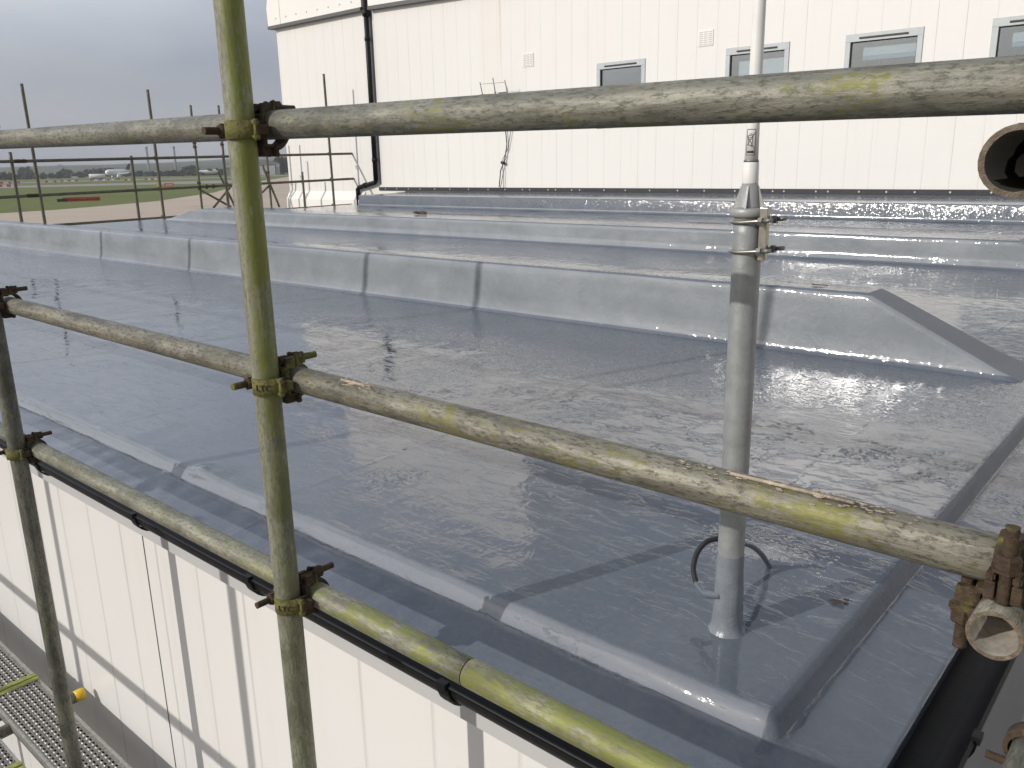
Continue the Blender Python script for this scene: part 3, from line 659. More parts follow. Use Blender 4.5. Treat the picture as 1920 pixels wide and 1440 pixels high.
# ================================================================== FAR WHITE BUILDING
GAP = -17.6
def far_building():
    e = empty('white_building', (-20.4, 14, G), 'white clad building with a row of windows and a black downpipe behind the grey roof', 'building')
    YW = 14.0
    # window openings x0,x1,z0,z1
    wins = [(-9.93, -8.83, .62, 1.82), (-7.22, -6.08, .60, 1.83), (-5.18, -4.03, .60, 1.83), (-3.13, -1.98, .60, 1.83), (-1.08, .07, .60, 1.83)]
    b = MB(); xs = [-20.4]; 
    for q in wins: xs += [q[0], q[1]]
    xs.append(9.0)
    for i in range(len(xs) - 1):
        x0, x1 = xs[i], xs[i + 1]
        if i % 2 == 0: b.quad((x0, YW, G), (x1, YW, G), (x1, YW, 3.9), (x0, YW, 3.9))
        else:
            z0, z1 = wins[i // 2][2:]
            b.quad((x0, YW, G), (x1, YW, G), (x1, YW, z0), (x0, YW, z0)); b.quad((x0, YW, z1), (x1, YW, z1), (x1, YW, 3.9), (x0, YW, 3.9))
    for x0, x1, z0, z1 in wins:      # reveals
        d = YW + .07
        b.quad((x0, YW, z0), (x1, YW, z0), (x1, d, z0), (x0, d, z0)); b.quad((x0, YW, z1), (x1, YW, z1), (x1, d, z1), (x0, d, z1))
        b.quad((x0, YW, z0), (x0, YW, z1), (x0, d, z1), (x0, d, z0)); b.quad((x1, YW, z0), (x1, YW, z1), (x1, d, z1), (x1, d, z0))
    b.quad((-20.4, YW, G), (-20.4, YW, 3.9), (-20.4, 26, 3.9), (-20.4, 26, G)); b.quad((9, YW, G), (9, YW, 3.9), (9, 26, 3.9), (9, 26, G)); b.quad((-20.4, 26, G), (9, 26, G), (9, 26, 3.9), (-20.4, 26, 3.9))
    b.quad((-20.4, YW, 3.9), (9, YW, 3.9), (9, 26, 3.9), (-20.4, 26, 3.9))
    b.build('wall', 'far_wall', e, smooth=False)
    # flared plinth of the left bay
    b = MB(); P = [(0, -.62), (-.03, -.66), (-.13, -.84), (-.14, -3.2), (-.001, -3.2), (-.001, -.62)]
    b.prism([(-20.40, YW + y, z) for y, z in P], (3.3, 0, 0)); b.prism([(-20.401, YW + .0, -.62), (-20.43, YW, -.66), (-20.53, YW, -.84), (-20.54, YW, -3.2), (-20.401, YW, -3.2)], (0, 4, 0)); b.build('plinth', 'white_panel', e)
    # left parapet with rounded top corner
    b = MB(); y0 = YW - .13
    b.prism([(-20.56, y0, 3.66), (-16.68, y0, 3.66), (-16.68, y0, 4.5), (-20.38, y0, 4.40), (-20.52, y0, 4.30), (-20.58, y0, 4.1)], (0, 11, 0)); b.build('parapet', 'white_panel', e)
    b = MB(); b.box(-20.57, -16.70, YW - .15, YW - .001, 3.58, 3.655); b.box(-20.57, -20.40, YW, YW + 8, 3.58, 3.655); b.build('parapet_trim', 'dark_trim', e)
    for x in (-20.2, -19.75, -19.3, -18.85, -18.4, -17.95, -17.5, -17.05): b = MB(); b.box(x, x + .03, y0 - .012, y0 - .001, 3.80, 3.83); b.build('fixing', 'fascia_grey', e)
    b = MB(); b.box(-20.0, -19.985, y0 - .004, y0 - .001, 3.66, 4.35); b.build('joint_strip', 'fascia_grey', e)
    # right verge dropping gently to the right
    def vz(x): return 3.57 - .030 * (x + 16.6)
    b = MB(); b.prism([(-16.45, YW - .12, vz(-16.45) + .085), (9, YW - .12, vz(9) + .085), (9, YW - .12, 4.35), (-16.45, YW - .12, 4.5)], (0, 11, 0)); b.build('verge_panel', 'white_panel', e)
    b = MB(); b.prism([(-16.45, YW - .14, vz(-16.45)), (9, YW - .14, vz(9)), (9, YW - .14, vz(9) + .08), (-16.45, YW - .14, vz(-16.45) + .08)], (0, .139, 0)); b.build('verge_trim', 'dark_trim', e)
    # upper storey block, set back
    b = MB(); b.box(-20.4, -12.9, 15.2, 24, 4.51, 8.3); b.build('upper_storey', 'white_panel', e)
    # downpipe with offset, sockets
    b = MB(); yp = YW - .09
    b.tube([(-16.57, yp, 4.45), (-16.57, yp, -.36)], .06, 14); 
    b.tube([(-16.57, yp, -.355), (-16.62, yp, -.40), (-17.24, yp, -.52), (-17.30, yp, -.56), (-17.30, yp, -1.0)], .056, 14)
    for z in (3.45, 2.9, .1): b.tube([(-16.57, yp, z), (-16.57, yp, z + .09)], .072, 14)
    b.tube([(-16.95, yp, -.46), (-17.03, yp, -.475)], .068, 14)
    b.tube([(-16.57, yp, 3.44), (-16.57, yp, 3.60)], .085, 14)
    b.build('downpipe', 'black_plastic', e)
    # corner flashing beside it (pale edge)
    b = MB(); b.box(-16.50, -16.47, YW - .02, YW - .001, -.45, 3.56); b.build('corner_trim', 'dark_trim', e)
    # black termination strip with fixings above the roof felt
    b = MB(); b.box(-16.55, 9, YW - .022, YW - .001, -.596, -.512); b.build('termination_strip', 'flash_black', e)
    x = -16.3; rnd = random.Random(2)
    while x < 3: b = MB(); b.tube([(x, YW - .027, -.552), (x, YW - .0225, -.552)], .014, 10, smooth=False); b.build('fixing', 'rivet', e); x += rnd.choice((.42, .5, .5, .55, .2, .6))
    # windows
    for i, (x0, x1, z0, z1) in enumerate(wins):
        f = MB(); t = .085
        for a in ((x0 + .004, x1 - .004, z0 + .004, z0 + t), (x0 + .004, x1 - .004, z1 - t - .03, z1 - .004)): f.box(a[0], a[1], YW - .015, YW + .06, a[2], a[3], .006)
        for a in ((x0 + .004, x0 + t), (x1 - t, x1 - .004)): f.box(a[0], a[1], YW - .0155, YW + .0595, z0 + t + .001, z1 - t - .031, .006)
        fr = f.build('window', 'frame_grey', e)
        g = MB(); g.box(x0 + t - .003, x1 - t + .003, YW + .030, YW + .034, z0 + t - .003, z1 - t - .028); g.build('pane', 'glass_clear', fr)
        g = MB()
        for a in ((x0 + t, x1 - t, z0 + t, z0 + t + .012), (x0 + t, x1 - t, z1 - t - .042, z1 - t - .030)): g.box(a[0], a[1], YW + .012, YW + .029, a[2], a[3])
        for a in ((x0 + t, x0 + t + .012), (x1 - t - .012, x1 - t)): g.box(a[0], a[1], YW + .012, YW + .0285, z0 + t + .0125, z1 - t - .043)
        g.build('gasket', 'print_black', fr)
        g = MB(); xm = (x0 + x1) / 2; wv = .36 if i else .36
        g.box(xm - wv, xm + wv, YW - .03, YW - .0155, z1 - .078, z1 - .052, .004); g.build('trickle_vent', 'print_black', fr)
        # the room behind: dark box, a blind or a lit shelf
        g = MB(); g.box(x0 + .02, x1 - .02, YW + 1.6, YW + 1.62, z0 - .3, z1 + .1); g.box(x0 - .1, x1 + .1, YW + .08, YW + 1.6, z0 - .35, z0 - .3); g.build('room_back', 'room_dark', fr)
        if i == 1:
            g = MB(); g.box(x0 + t + .12, x1 - t - .01, YW + .10, YW + .12, z0 + .2, z1 - .22); g.build('blind', 'blind_white', fr)
        if i >= 2:
            g = MB(); g.box(x0 + t + .16, x1 - .02, YW + .12, YW + .14, z1 - .32, z1 - .20); g.build('blind', 'blind_white', fr)
            g = MB(); g.box(x0 + t + .16, x1 - .02, YW + .118, YW + .135, z1 - .385, z1 - .322); g.build('blind_rail', 'blind_blue', fr)
    # wall vents
    for x0 in (-11.79, -7.76):
        b = MB(); b.box(x0, x0 + .29, YW - .012, YW - .001, 1.91, 2.17, .003); vv = b.build('louvre_vent', 'white_panel', e)
        b = MB()
        for r in range(7):
            for c in range(3): b.box(x0 + .02 + c * .09, x0 + .09 + c * .09, YW - .016, YW - .0125, 1.93 + r * .034, 1.945 + r * .034)
        b.build('slots', 'fascia_grey', vv)
M['glass_clear'] = None
def clear_glass():
    t = NT('glass_clear'); tr = t.n('ShaderNodeBsdfTransparent'); tr.inputs[0].default_value = (.85, .88, .9, 1); gl = t.n('ShaderNodeBsdfGlossy'); gl.inputs['Roughness'].default_value = .06; gl.inputs[0].default_value = (.85, .93, 1, 1)
    fr = t.n('ShaderNodeFresnel'); fr.inputs[0].default_value = 1.7; ms = t.n('ShaderNodeMixShader'); out = t.t.nodes['Material Output']
    t.l(t.math('ADD', fr.outputs[0], .20), ms.inputs[0]); t.l(tr.outputs[0], ms.inputs[1]); t.l(gl.outputs[0], ms.inputs[2]); t.l(ms.outputs[0], out.inputs[0]); M['glass_clear'] = t.m
clear_glass(); plain('room_dark', (.035, .045, .06), .9, 0, .1, 2)
far_building()
# small aerial bracket on the wall with its hanging cable
def aerial():
    e = empty('wall_aerial', (-12.35, 13.98, 1.35), 'small three pronged aerial on the white wall above the long top rail', 'aerial')
    b = MB(); 
    for x, z1 in ((-12.72, 1.67), (-12.35, 1.73), (-12.02, 1.66)): b.tube([(x + .03, 13.72, 1.42), (x, 13.68, z1)], .009, 8)
    b.build('prong', 'dark_trim', e)
    b = MB(); b.tube([(-12.75, 13.72, 1.42), (-12.0, 13.72, 1.40)], .010, 8); b.tube([(-12.7, 13.69, 1.63), (-12.02, 13.69, 1.62)], .004, 6); b.build('cross_bar', 'dark_trim', e)
    b = MB(); b.tube([(-12.35, 13.985, 1.38), (-12.35, 13.72, 1.40)], .016, 10); b.box(-12.45, -12.25, 13.96, 13.985, 1.3, 1.46); b.build('bracket', 'dark_trim', e)
    b = MB(); b.tube([(-12.35, 13.97, 1.35), (-12.3, 13.96, .9), (-12.24, 13.96, .4), (-12.3, 13.95, .1), (-12.42, 13.94, -.15), (-12.44, 13.9, -.5)], .011, 6)
    b.tube([(-12.2, 13.97, 1.2), (-12.1, 13.96, .75), (-12.22, 13.96, .3), (-12.38, 13.95, .05), (-12.35, 13.94, -.2), (-12.4, 13.9, -.52)], .007, 6)
    b.tube([(-12.40, 13.95, .02), (-12.30, 13.94, .0)], .03, 8); b.build('cable', 'black_rubber', e)
aerial()

# ================================================================== FLAT ROOF BUILDING
XR, XL, YF, YB = -.345, -16.6, 1.16, 14.0
ROOF = lambda y: -1.0 + .010 * (y - 1.316)
def kerb_h(d, crest):      # height below the roof plane at distance d from the drip edge
    t = [(0, -.066), (.05, -.058), (.115, -.048), (.128, -.044), (.134, -.030), (.142, -.010), (.150, .001), (.162, .003), (.20, 0.0), (9, 0)]
    if crest != .152: t = [(q if q >= 9 else q * crest / .152, h) for q, h in t]
    for (a, ha), (c, hc) in zip(t, t[1:]):
        if d <= c:
            u = (d - a) / (c - a); return ha + (hc - ha) * u
    return 0
roof_e = empty('flat_roof_building', (XR, YF, G), 'single storey white building with a glossy grey flat roof in the foreground', 'building')
def bump_at(x, y):
    h = 0
    for cx, cy, r, a in ((-2.59, 1.33, .035, .012), (-2.52, 1.34, .05, .006), (-.80, 1.86, .06, .012), (-.722, 1.52, .10, .004), (-.53, 1.29, .05, .005), (-.46, 1.24, .06, .004), (-2.2, 1.7, .2, .003)):
        q = ((x - cx) ** 2 + (y - cy) ** 2) / (r * r)
        if q < 6: h += a * math.exp(-q)
    return h
def roof():
    def axis(lo, hi, fine_lo, fine_hi, fs, cs):
        out = []; x = lo
        while x < hi - 1e-6:
            out.append(x); d = 0 if fine_lo <= x <= fine_hi else min(abs(x - fine_lo), abs(x - fine_hi)); x += fs + (cs - fs) * min(1, d / 3.0)
        return out + [hi]
    xs = axis(XL, XR, -3.2, XR, .014, .12); ys = axis(YF, YB, YF, 3.0, .014, .10)
    bm = bmesh.new(); rows = []
    for y in ys:
        row = []
        for x in xs:
            dy = y - YF; dx = XR - x; dl = x - XL
            wob = .004 * noise.noise(Vector((x * 4, y * 4, 1)))
            h = min(kerb_h(max(0, dy + wob), .152), kerb_h(max(0, dx + .5 * noise.noise(Vector((x * 1.2, y * .9, 1))) * .012), .187), kerb_h(dl, .15))
            z = ROOF(y) + h + .0012 * noise.noise(Vector((x * 2.1, y * 2.1, 0))) + .0007 * noise.noise(Vector((x * 9, y * 9, 5))) + bump_at(x, y) + (.004 * noise.noise(Vector((x * 7, y * 20, 3))) if .11 < dy < .17 and dx > .19 else 0)
            if h < -.02 and y < 2.6: z += .0025 * noise.noise(Vector((x * 12, y * 12, 9)))
            row.append(bm.verts.new((x, y, z)))
        rows.append(row)
    for a, b in zip(rows, rows[1:]):
        for k in range(len(xs) - 1):
            f = bm.faces.new((a[k], a[k + 1], b[k + 1], b[k])); f.smooth = True
            cx, cy = (xs[k] + xs[k + 1]) / 2, (a[k].co.y + b[k].co.y) / 2
            if .159 < XR - cx < .186 and cy - YF > .10: f.material_index = 1
    # drip faces: front, right, left
    def skirt(edge, off):
        low = [bm.verts.new((v.co.x + off[0] * .4, v.co.y + off[1] * .4, v.co.z - .038)) for v in edge]
        lip = [bm.verts.new((v.co.x + off[0], v.co.y + off[1], v.co.z - .004)) for v in edge]
        for i in range(len(edge) - 1):
            bm.faces.new((edge[i], edge[i + 1], lip[i + 1], lip[i])).smooth = True; bm.faces.new((lip[i], lip[i + 1], low[i + 1], low[i]))
    skirt(rows[0], (0, -.006)); skirt([r[-1] for r in rows], (.006, 0)); skirt([r[0] for r in rows], (-.006, 0))
    m = MB(); m.bm.free(); m.bm = bm; o = m.build('roof', ['roof', 'roof_dull', 'roof_pale'], roof_e)
    return o
roof_o = roof()
def upstand(y0, depth, hgt, xl, xr, run_l, run_r, batter, label):
    """long box-like kerb with battered faces, sloping ends and coved feet"""
    zb = ROOF(y0); H = hgt
    prof = [(-.035, -.004), (-.014, .004), (-.004, .016), (.0, .04)] 
    prof += [(batter * t * H, H * t) for t in (.2, .35, .5, .65, .8, .92)]
    tb = batter * H
    prof += [(tb + .004, H - .010), (tb + .012, H - .003), (tb + .024, H)]
    n = len(prof); bm = bmesh.new(); stations = max(60, int((xr - xl) / .07)); F, B_ = [], []
    for side, arr in ((0, F), (1, B_)):
        for i, (dy, h) in enumerate(prof):
            row = []; hh = max(0, h)
            a = xl + run_l * hh / H - max(0, .035 - h) * .8; c = xr - run_r * hh / H + max(0, .035 - h) * .8
            for s in range(stations + 1):
                u = s / stations
                if u > .8: u = .8 + (u - .8) * 1.0
                x = a + (c - a) * u; y = y0 + dy if side == 0 else y0 + depth + (2 * tb) - dy
                nn = noise.noise(Vector((x * 1.6, h * 7 + side * 9, 2))) * .006 + noise.noise(Vector((x * 6, h * 18 + side * 5, 4))) * .002
                row.append(bm.verts.new((x, y + nn * (1 if h > .02 else 0), zb + (.01 * (y - y0) if h < .05 else 0) + h + (noise.noise(Vector((x * 2, side, 8))) * .003 if h > .1 else 0))))
            arr.append(row)
    for arr in (F, B_):
        for i in range(n - 1):
            for s in range(stations):
                f = bm.faces.new((arr[i][s], arr[i][s + 1], arr[i + 1][s + 1], arr[i + 1][s])); f.smooth = True
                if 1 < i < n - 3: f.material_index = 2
    # top
    for s in range(stations): bm.faces.new((F[-1][s], F[-1][s + 1], B_[-1][s + 1], B_[-1][s])).smooth = True
    for s in (0, -1):
        for i in range(n - 1): bm.faces.new((F[i][s], F[i + 1][s], B_[i + 1][s], B_[i][s])).material_index = 1
    m = MB(); m.bm.free(); m.bm = bm; o = m.build('roof_upstand', ['roof', 'roof_dull', 'roof_pale'], roof_e); o['label'] = label; return o
upstand(4.13, .22, .325, -15.2, -.66, .75, .68, .11, 'nearest long raised kerb across the roof, with a sloping end')
upstand(7.89, .86, .237, -15.7, -.75, 1.1, .65, .11, 'middle long raised kerb across the roof')
def step():
    bm = bmesh.new(); y0 = 12.5; zt = -.645
    P = [(y0 - .05, ROOF(y0)), (y0 - .015, ROOF(y0) + .01), (y0 - .004, ROOF(y0) + .03), (y0, ROOF(y0) + .05), (y0 + .012, zt - .02), (y0 + .018, zt - .005), (y0 + .035, zt), (13.2, zt + .006), (13.62, zt + .012), (13.72, zt + .02), (13.80, zt + .024), (13.94, zt + .030), (13.976, zt + .046)]
    rows = []; xs = [-15.55 + i * .12 for i in range(int((XR + 15.55) / .12) + 1)] + [XR]
    for y, z in P: rows.append([bm.verts.new((x, y + .006 * noise.noise(Vector((x, z * 9, 1))), z + .004 * noise.noise(Vector((x * 1.5, y * 2, 3))))) for x in xs])
    for a, b in zip(rows, rows[1:]):
        for k in range(len(xs) - 1):
            f = bm.faces.new((a[k], a[k + 1], b[k + 1], b[k])); f.smooth = True
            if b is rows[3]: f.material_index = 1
    for s in (0, -1):
        base = [bm.verts.new((r[s].co.x, r[s].co.y, ROOF(y0) - .02)) for r in rows]
        for i in range(len(rows) - 1): bm.faces.new((rows[i][s], rows[i + 1][s], base[i + 1], base[i]))
    m = MB(); m.bm.free(); m.bm = bm; o = m.build('roof_step', ['roof', 'roof_pale'], roof_e); o['label'] = 'raised strip of roof along the foot of the white wall'
step()
def debris():
    rnd = random.Random(9)
    for (x, y, z, r, name, lb, cat) in ((-1.62, 4.27, None, .028, 'dead_leaf', 'dark dead leaf on top of the nearest kerb, right of the pole', 'leaf'), (-9.05, 8.4, None, .07, 'coating_lump', 'dark lump on top of the middle kerb', 'lump'), (-.575, 1.78, None, .010, 'dead_leaf', 'tiny dark leaf scrap on the roof right of the pole', 'leaf'), (-.565, 1.80, None, .006, 'dead_leaf', 'even smaller leaf scrap beside the tiny one on the roof', 'leaf')):
        z = {4.27: -.972 + .325, 8.4: -.934 + .237}.get(y, ROOF(y)) + .004
        b = MB(); n = 9; P = [(x + r * (1 + .5 * rnd.uniform(-1, 1)) * 1.5 * math.cos(6.283 * k / n), y + r * (1 + .5 * rnd.uniform(-1, 1)) * math.sin(6.283 * k / n), z + .3 * r * rnd.random()) for k in range(n)]
        b.prism(P, (0, 0, .5 * r if name != 'dead_leaf' else .0012)); o = b.build(name, 'dark_board', origin=(x, y, z)); tag(o, lb, cat)
debris()
def near_walls():
    YN = 1.24
    b = MB(); b.box(-16.5, -.455, YN, 13.9, G, -1.13); b.build('wall', 'near_wall', roof_e)
    b = MB(); b.box(-16.55, -.44, YN - .016, YN - .001, -1.305, -1.128, .001); b.build('fascia', 'fascia_grey', roof_e)
    b = MB(); b.box(-.454, -.439, YN, 13.9, -1.305, -1.128); b.build('fascia', 'fascia_grey', roof_e)
    b = MB(); b.box(-.4545, -.449, YN + .002, 13.88, G, -1.307); w_ = b.build('side_wall', 'side_shade', roof_e); w_['label'] = 'side wall under the right roof edge, its shade painted in grey'  # shade on this wall is put into the grey of the sheet
    # half round gutters
    def gutter(pts_fn, a0, a1, name, br):
        b = MB(); n = 14; R = .056; rows = []
        sec = [(R * math.cos(math.pi + math.pi * i / n), R * math.sin(math.pi + math.pi * i / n)) for i in range(n + 1)]
        sec = [(-R - .003, .006), (-R - .004, .0)] + sec + [(R + .004, 0.0), (R + .003, .006)]
        inn = [(u * .93, w_ * .93 + .0015) for u, w_ in reversed(sec)]
        full = sec + inn
        for a in (a0, a1): rows.append([b.bm.verts.new(pts_fn(a, u, w_)) for u, w_ in full])
        for k in range(len(full)): b.bm.faces.new((rows[0][k], rows[0][(k + 1) % len(full)], rows[1][(k + 1) % len(full)], rows[1][k])).smooth = True
        g = b.build(name, 'black_plastic', roof_e)
        for a in br:
            b = MB(); rr = []
            for da in (-.016, .016):
                rr.append([b.bm.verts.new(pts_fn(a + da, s * math.cos(t), s * math.sin(t))) for s, t in [(R + .002, math.pi + math.pi * i / 12) for i in range(13)] + [(R + .0075, 2 * math.pi - math.pi * i / 12) for i in range(13)]])
            m_ = len(rr[0])
            for k in range(m_): b.bm.faces.new((rr[0][k], rr[0][(k + 1) % m_], rr[1][(k + 1) % m_], rr[1][k]))
            b.bm.faces.new(rr[0]); b.bm.faces.new(rr[1])
            # front clip and back plate
            for da, u0, u1, w0, w1 in ((.013, -R - .012, -R + .004, -.002, .014), (.012, R + .004, R + .062, -.03, .008)):
                vs = [b.bm.verts.new(pts_fn(a + s_ * da, u, w_)) for s_ in (-1, 1) for w_ in (w0, w1) for u in (u0, u1)]
                for q in ((0, 2, 3, 1), (4, 5, 7, 6), (0, 1, 5, 4), (2, 6, 7, 3), (0, 4, 6, 2), (1, 3, 7, 5)): b.bm.faces.new([vs[i] for i in q])
            b.build('gutter_bracket', 'black_plastic', g)
    gutter(lambda a, u, w_: (a, 1.118 + u, -1.075 + w_), -16.55, -.42, 'gutter', [-15.4 + .745 * k for k in range(16)] + [-3.36, -2.56, -1.89, -1.14])
    gutter(lambda a, u, w_: (-.298 - u, a, -1.085 + w_), 1.04, 13.9, 'gutter', [1.6 + .8 * k for k in range(14)])
    for x in (-2.94,):
        b = MB(); b.box(x - .0014, x + .0014, YN - .0025, YN - .0005, G + .1, -1.306); b.build('panel_joint', 'joint_dark', roof_e)
near_walls()

# ================================================================== ANTENNA MAST on the roof
def mast():
    X, Y = -.722, 1.52
    e = empty('antenna_mast', (X, Y, -1.0), 'galvanised pole on the roof carrying a white whip antenna', 'antenna')
    b = MB(); zs = [-.90 + i * .04 for i in range(20)]; b.tube([(X, Y, z) for z in zs] + [(X, Y, -.112)], .0275, 28); b.build('pole', 'galvanised', e)
    # coated sleeve at the foot, lumpy
    bm = bmesh.new(); rows = []
    for i in range(26):
        t = i / 25; z = -1.012 + t * .20; r = .0284 + .022 * max(0, 1 - t * 5) ** 2 + .005 * (1 - t)
        rows.append([bm.verts.new((X + (r + .0035 * noise.noise(Vector((math.cos(k * .2618) * 1.5, math.sin(k * .2618) * 1.5, z * 16))) * (1.4 - t)) * math.cos(k * .2618), Y + (r + .003 * noise.noise(Vector((k * .4, 3, z * 22)))) * math.sin(k * .2618), z)) for k in range(24)])
    for a, c in zip(rows, rows[1:]):
        for k in range(24): bm.faces.new((a[k], a[(k + 1) % 24], c[(k + 1) % 24], c[k])).smooth = True
    m = MB(); m.bm.free(); m.bm = bm; m.build('coated_collar', 'collar', e)
    # casting: flange, ribbed cone, white sleeve
    b = MB(); b.tube([(X, Y, -.112), (X, Y, -.106)], [.026, .026], 24); b.tube([(X, Y, -.108), (X, Y, -.105), (X, Y, -.094), (X, Y, -.091)], [.031, .034, .034, .031], 28)
    b.tube([(X, Y, -.0915), (X, Y, -.088), (X, Y, -.046)], [.0215, .0195, .0150], 24)
    for a in (.2, 1.77, 3.34, 4.91):
        c, s = math.cos(a), math.sin(a); px_, py_ = -s * .002, c * .002
        b.prism([(X + c * .015 + px_, Y + s * .015 + py_, -.091), (X + c * .030 + px_, Y + s * .030 + py_, -.091), (X + c * .0165 + px_, Y + s * .0165 + py_, -.050), (X + c * .013 + px_, Y + s * .013 + py_, -.050)], (-px_ * 2, -py_ * 2, 0))
    b.build('cast_base', 'cast_grey', e)
    b = MB(); b.tube([(X, Y, -.046), (X, Y, -.045), (X, Y, -.009), (X, Y, -.0065)], [.0149, .0152, .0147, .0135], 24); b.build('sleeve', 'white_gloss', e)
    b = MB(); b.tube([(X, Y, -.0066), (X, Y, -.0025)], [.0142, .0136], 24); b.build('cap_ring', 'galvanised_dark', e)
    zs = [-.0026, .06, .3, .6, 1.1, 1.6, 2.0]; rs = [.0125, .0121, .0116, .0110, .010, .009, .008]
    b = MB(); b.tube([(X, Y, z) for z in zs], rs, 24); wh = b.build('whip', 'white_gloss', e)
    # printed label: frame, crossed-out wheeled bin and bar
    ca = math.atan2(-Y, -X) - .22; rr = .0129
    def dec(poly, z_off, lst): lst.append((poly, z_off))
    W = .0085; H0, H1 = .006, .052
    segs = []
    def line(u0, w0, u1, w1, t=.0005):
        d = Vector((u1 - u0, w1 - w0)); n_ = max(1, int(d.length / .0015)); p = Vector((-d.y, d.x)).normalized() * t
        for i in range(n_):
            a = Vector((u0, w0)) + d * (i / n_); c = Vector((u0, w0)) + d * ((i + 1) / n_); segs.append([a + p, a - p, c - p, c + p])
    for a in ((-W, H0, W, H0), (W, H0, W, H1), (W, H1, -W, H1), (-W, H1, -W, H0)): line(*a)
    line(-.0070, .040, .0046, .0425, .00055); line(-.0040, .0435, .002, .0442, .0004)
    line(-.0060, .0395, -.0040, .0235); line(.0036, .041, .0022, .0235); line(-.0040, .0235, .0022, .0235)
    line(-.0050, .037, .0030, .038, .0004); line(-.0035, .034, .000, .034, .0007)
    line(-.0074, .0425 - .022, .0074, .0185 - .0, .0004)[:0] if False else None
    line(-.0072, .0230, .0072, .0465, .00045); line(-.0072, .0400, .0066, .0180, .00045)
    for k in range(8):
        a0, a1 = k * .785, (k + 1) * .785; line(.0016 + .0014 * math.cos(a0), .0225 + .0014 * math.sin(a0), .0016 + .0014 * math.cos(a1), .0225 + .0014 * math.sin(a1), .0004)
    for k in range(8):
        u = -.0066 + k * .00165; segs.append([Vector((u, .0095)), Vector((u + .00165, .0095)), Vector((u + .00165, .0135)), Vector((u, .0135))])
    b = MB()
    for s in segs:
        vs = []
        for q in s:
            a = ca + q.x / rr; z = q.y; r_ = .01265 if z < .03 else .0125
            r_ = .01252 - .0000 * z + .0001; vs.append(b.bm.verts.new((X + r_ * math.cos(a), Y + r_ * math.sin(a), z)))
        b.bm.faces.new(vs)
    b.build('printed_label', 'print_black', wh)
    # bracket plate, U bolts
    b = MB(); b.box(X + .0300, X + .0365, Y - .016, Y + .016, -.1885, -.0885, .0015); b.box(X + .0305, X + .046, Y - .0180, Y - .0145, -.188, -.090, .001); b.build('bracket_plate', 'bare_steel', e)
    for z in (-.116, -.172):
        b = MB(); pts = [(X + .052, Y - .031, z + .003), (X + .03, Y - .031, z + .002)]
        pts += [(X + .031 * math.cos(a), Y + .031 * math.sin(a), z - .001) for a in [math.radians(270 - 15 * i) for i in range(13)]] + [(X + .03, Y + .031, z + .002), (X + .055, Y + .031, z + .003)]
        b.tube(pts, .0036, 12); ub = b.build('u_bolt', 'bare_steel', e)
        for yy in (-.031, .031):
            b = MB(); b.tube([(X + .036, Y + yy, z + .002), (X + .044, Y + yy, z + .0025)], .0080, 6, smooth=False); b.tube([(X + .045, Y + yy, z + .003), (X + .062, Y + yy, z + .005)], .0040, 12); b.build('nut', 'galvanised_dark', ub)
    # cable loop
    CA = [(-0.728, 1.495, -0.905), (-0.77, 1.505, -0.919), (-0.805, 1.53, -0.917), (-0.83, 1.56, -0.898), (-0.837, 1.59, -0.872), (-0.828, 1.615, -0.853), (-0.81, 1.64, -0.849), (-0.786, 1.655, -0.85), (-0.766, 1.67, -0.858)]
    CB = [(-0.766, 1.67, -0.858), (-0.763, 1.71, -0.879), (-0.763, 1.76, -0.915), (-0.763, 1.8, -0.952), (-0.772, 1.851, -1.0), (-0.775, 1.865, -1.012)]
    def spline(P, n=8):
        out = []; P = [Vector(p) for p in P]; Q = [P[0] * 2 - P[1]] + P + [P[-1] * 2 - P[-2]]
        for i in range(1, len(Q) - 2):
            for k in range(n):
                t = k / n; p0, p1, p2, p3 = Q[i - 1:i + 3]; out.append(.5 * ((2 * p1) + (-p0 + p2) * t + (2 * p0 - 5 * p1 + 4 * p2 - p3) * t * t + (-p0 + 3 * p1 - 3 * p2 + p3) * t ** 3))
        return out + [P[-1]]
    b = MB(); b.tube(spline(CA[2:]), .0062, 12); b.build('cable', 'black_rubber', e)
    b = MB(); b.tube(spline(CA[:3]), .0072, 12); b.build('painted_cable_end', 'roof', e)
    b = MB(); b.tube(spline(CB), .0068, 12); b.build('painted_cable_end', 'roof', e)
mast()

# ================================================================== NEAR SCAFFOLD
YS, YRL = .858, .858 + DC
XA, XB = -1.372, -2.873
top = lambda x: .072 + (-.008 if x > XA else .010) * 0 + (x + 1.37) * -.012
scaf_tube('scaffold_standard', (XA, YS, G + .05), (XA - .008, YS - .004, 1.25), 'tube_green', 'tall green stained upright tube in the foreground, crossing all three rails')
scaf_tube('scaffold_standard', (XB + .01, YS, G + .05), (XB, YS, .42), 'tube_grey', 'grey upright tube at the lower left corner of the picture')
scaf_tube('guard_rail', (-4.6, YRL, .118), (.9, YRL, .046), 'tube_pale', 'topmost weathered horizontal rail running across the upper part of the picture', ragged=.0)
scaf_tube('guard_rail', (-4.6, YRL + .002, -.393), (-.06, YRL, -.404), 'tube_mossy', 'middle horizontal rail with yellow moss and mortar crust', endmat='rust')
scaf_tube('guard_rail', (-2.925, YRL, -.868), (-.913, YRL, -.866), 'tube_lime_part', 'lower rail between the two uprights, left of the joint')
scaf_tube('guard_rail', (-.911, YRL, -.866), (1.1, YRL, -.862), 'tube_lime', 'green lower rail at the bottom of the picture, right of the joint')
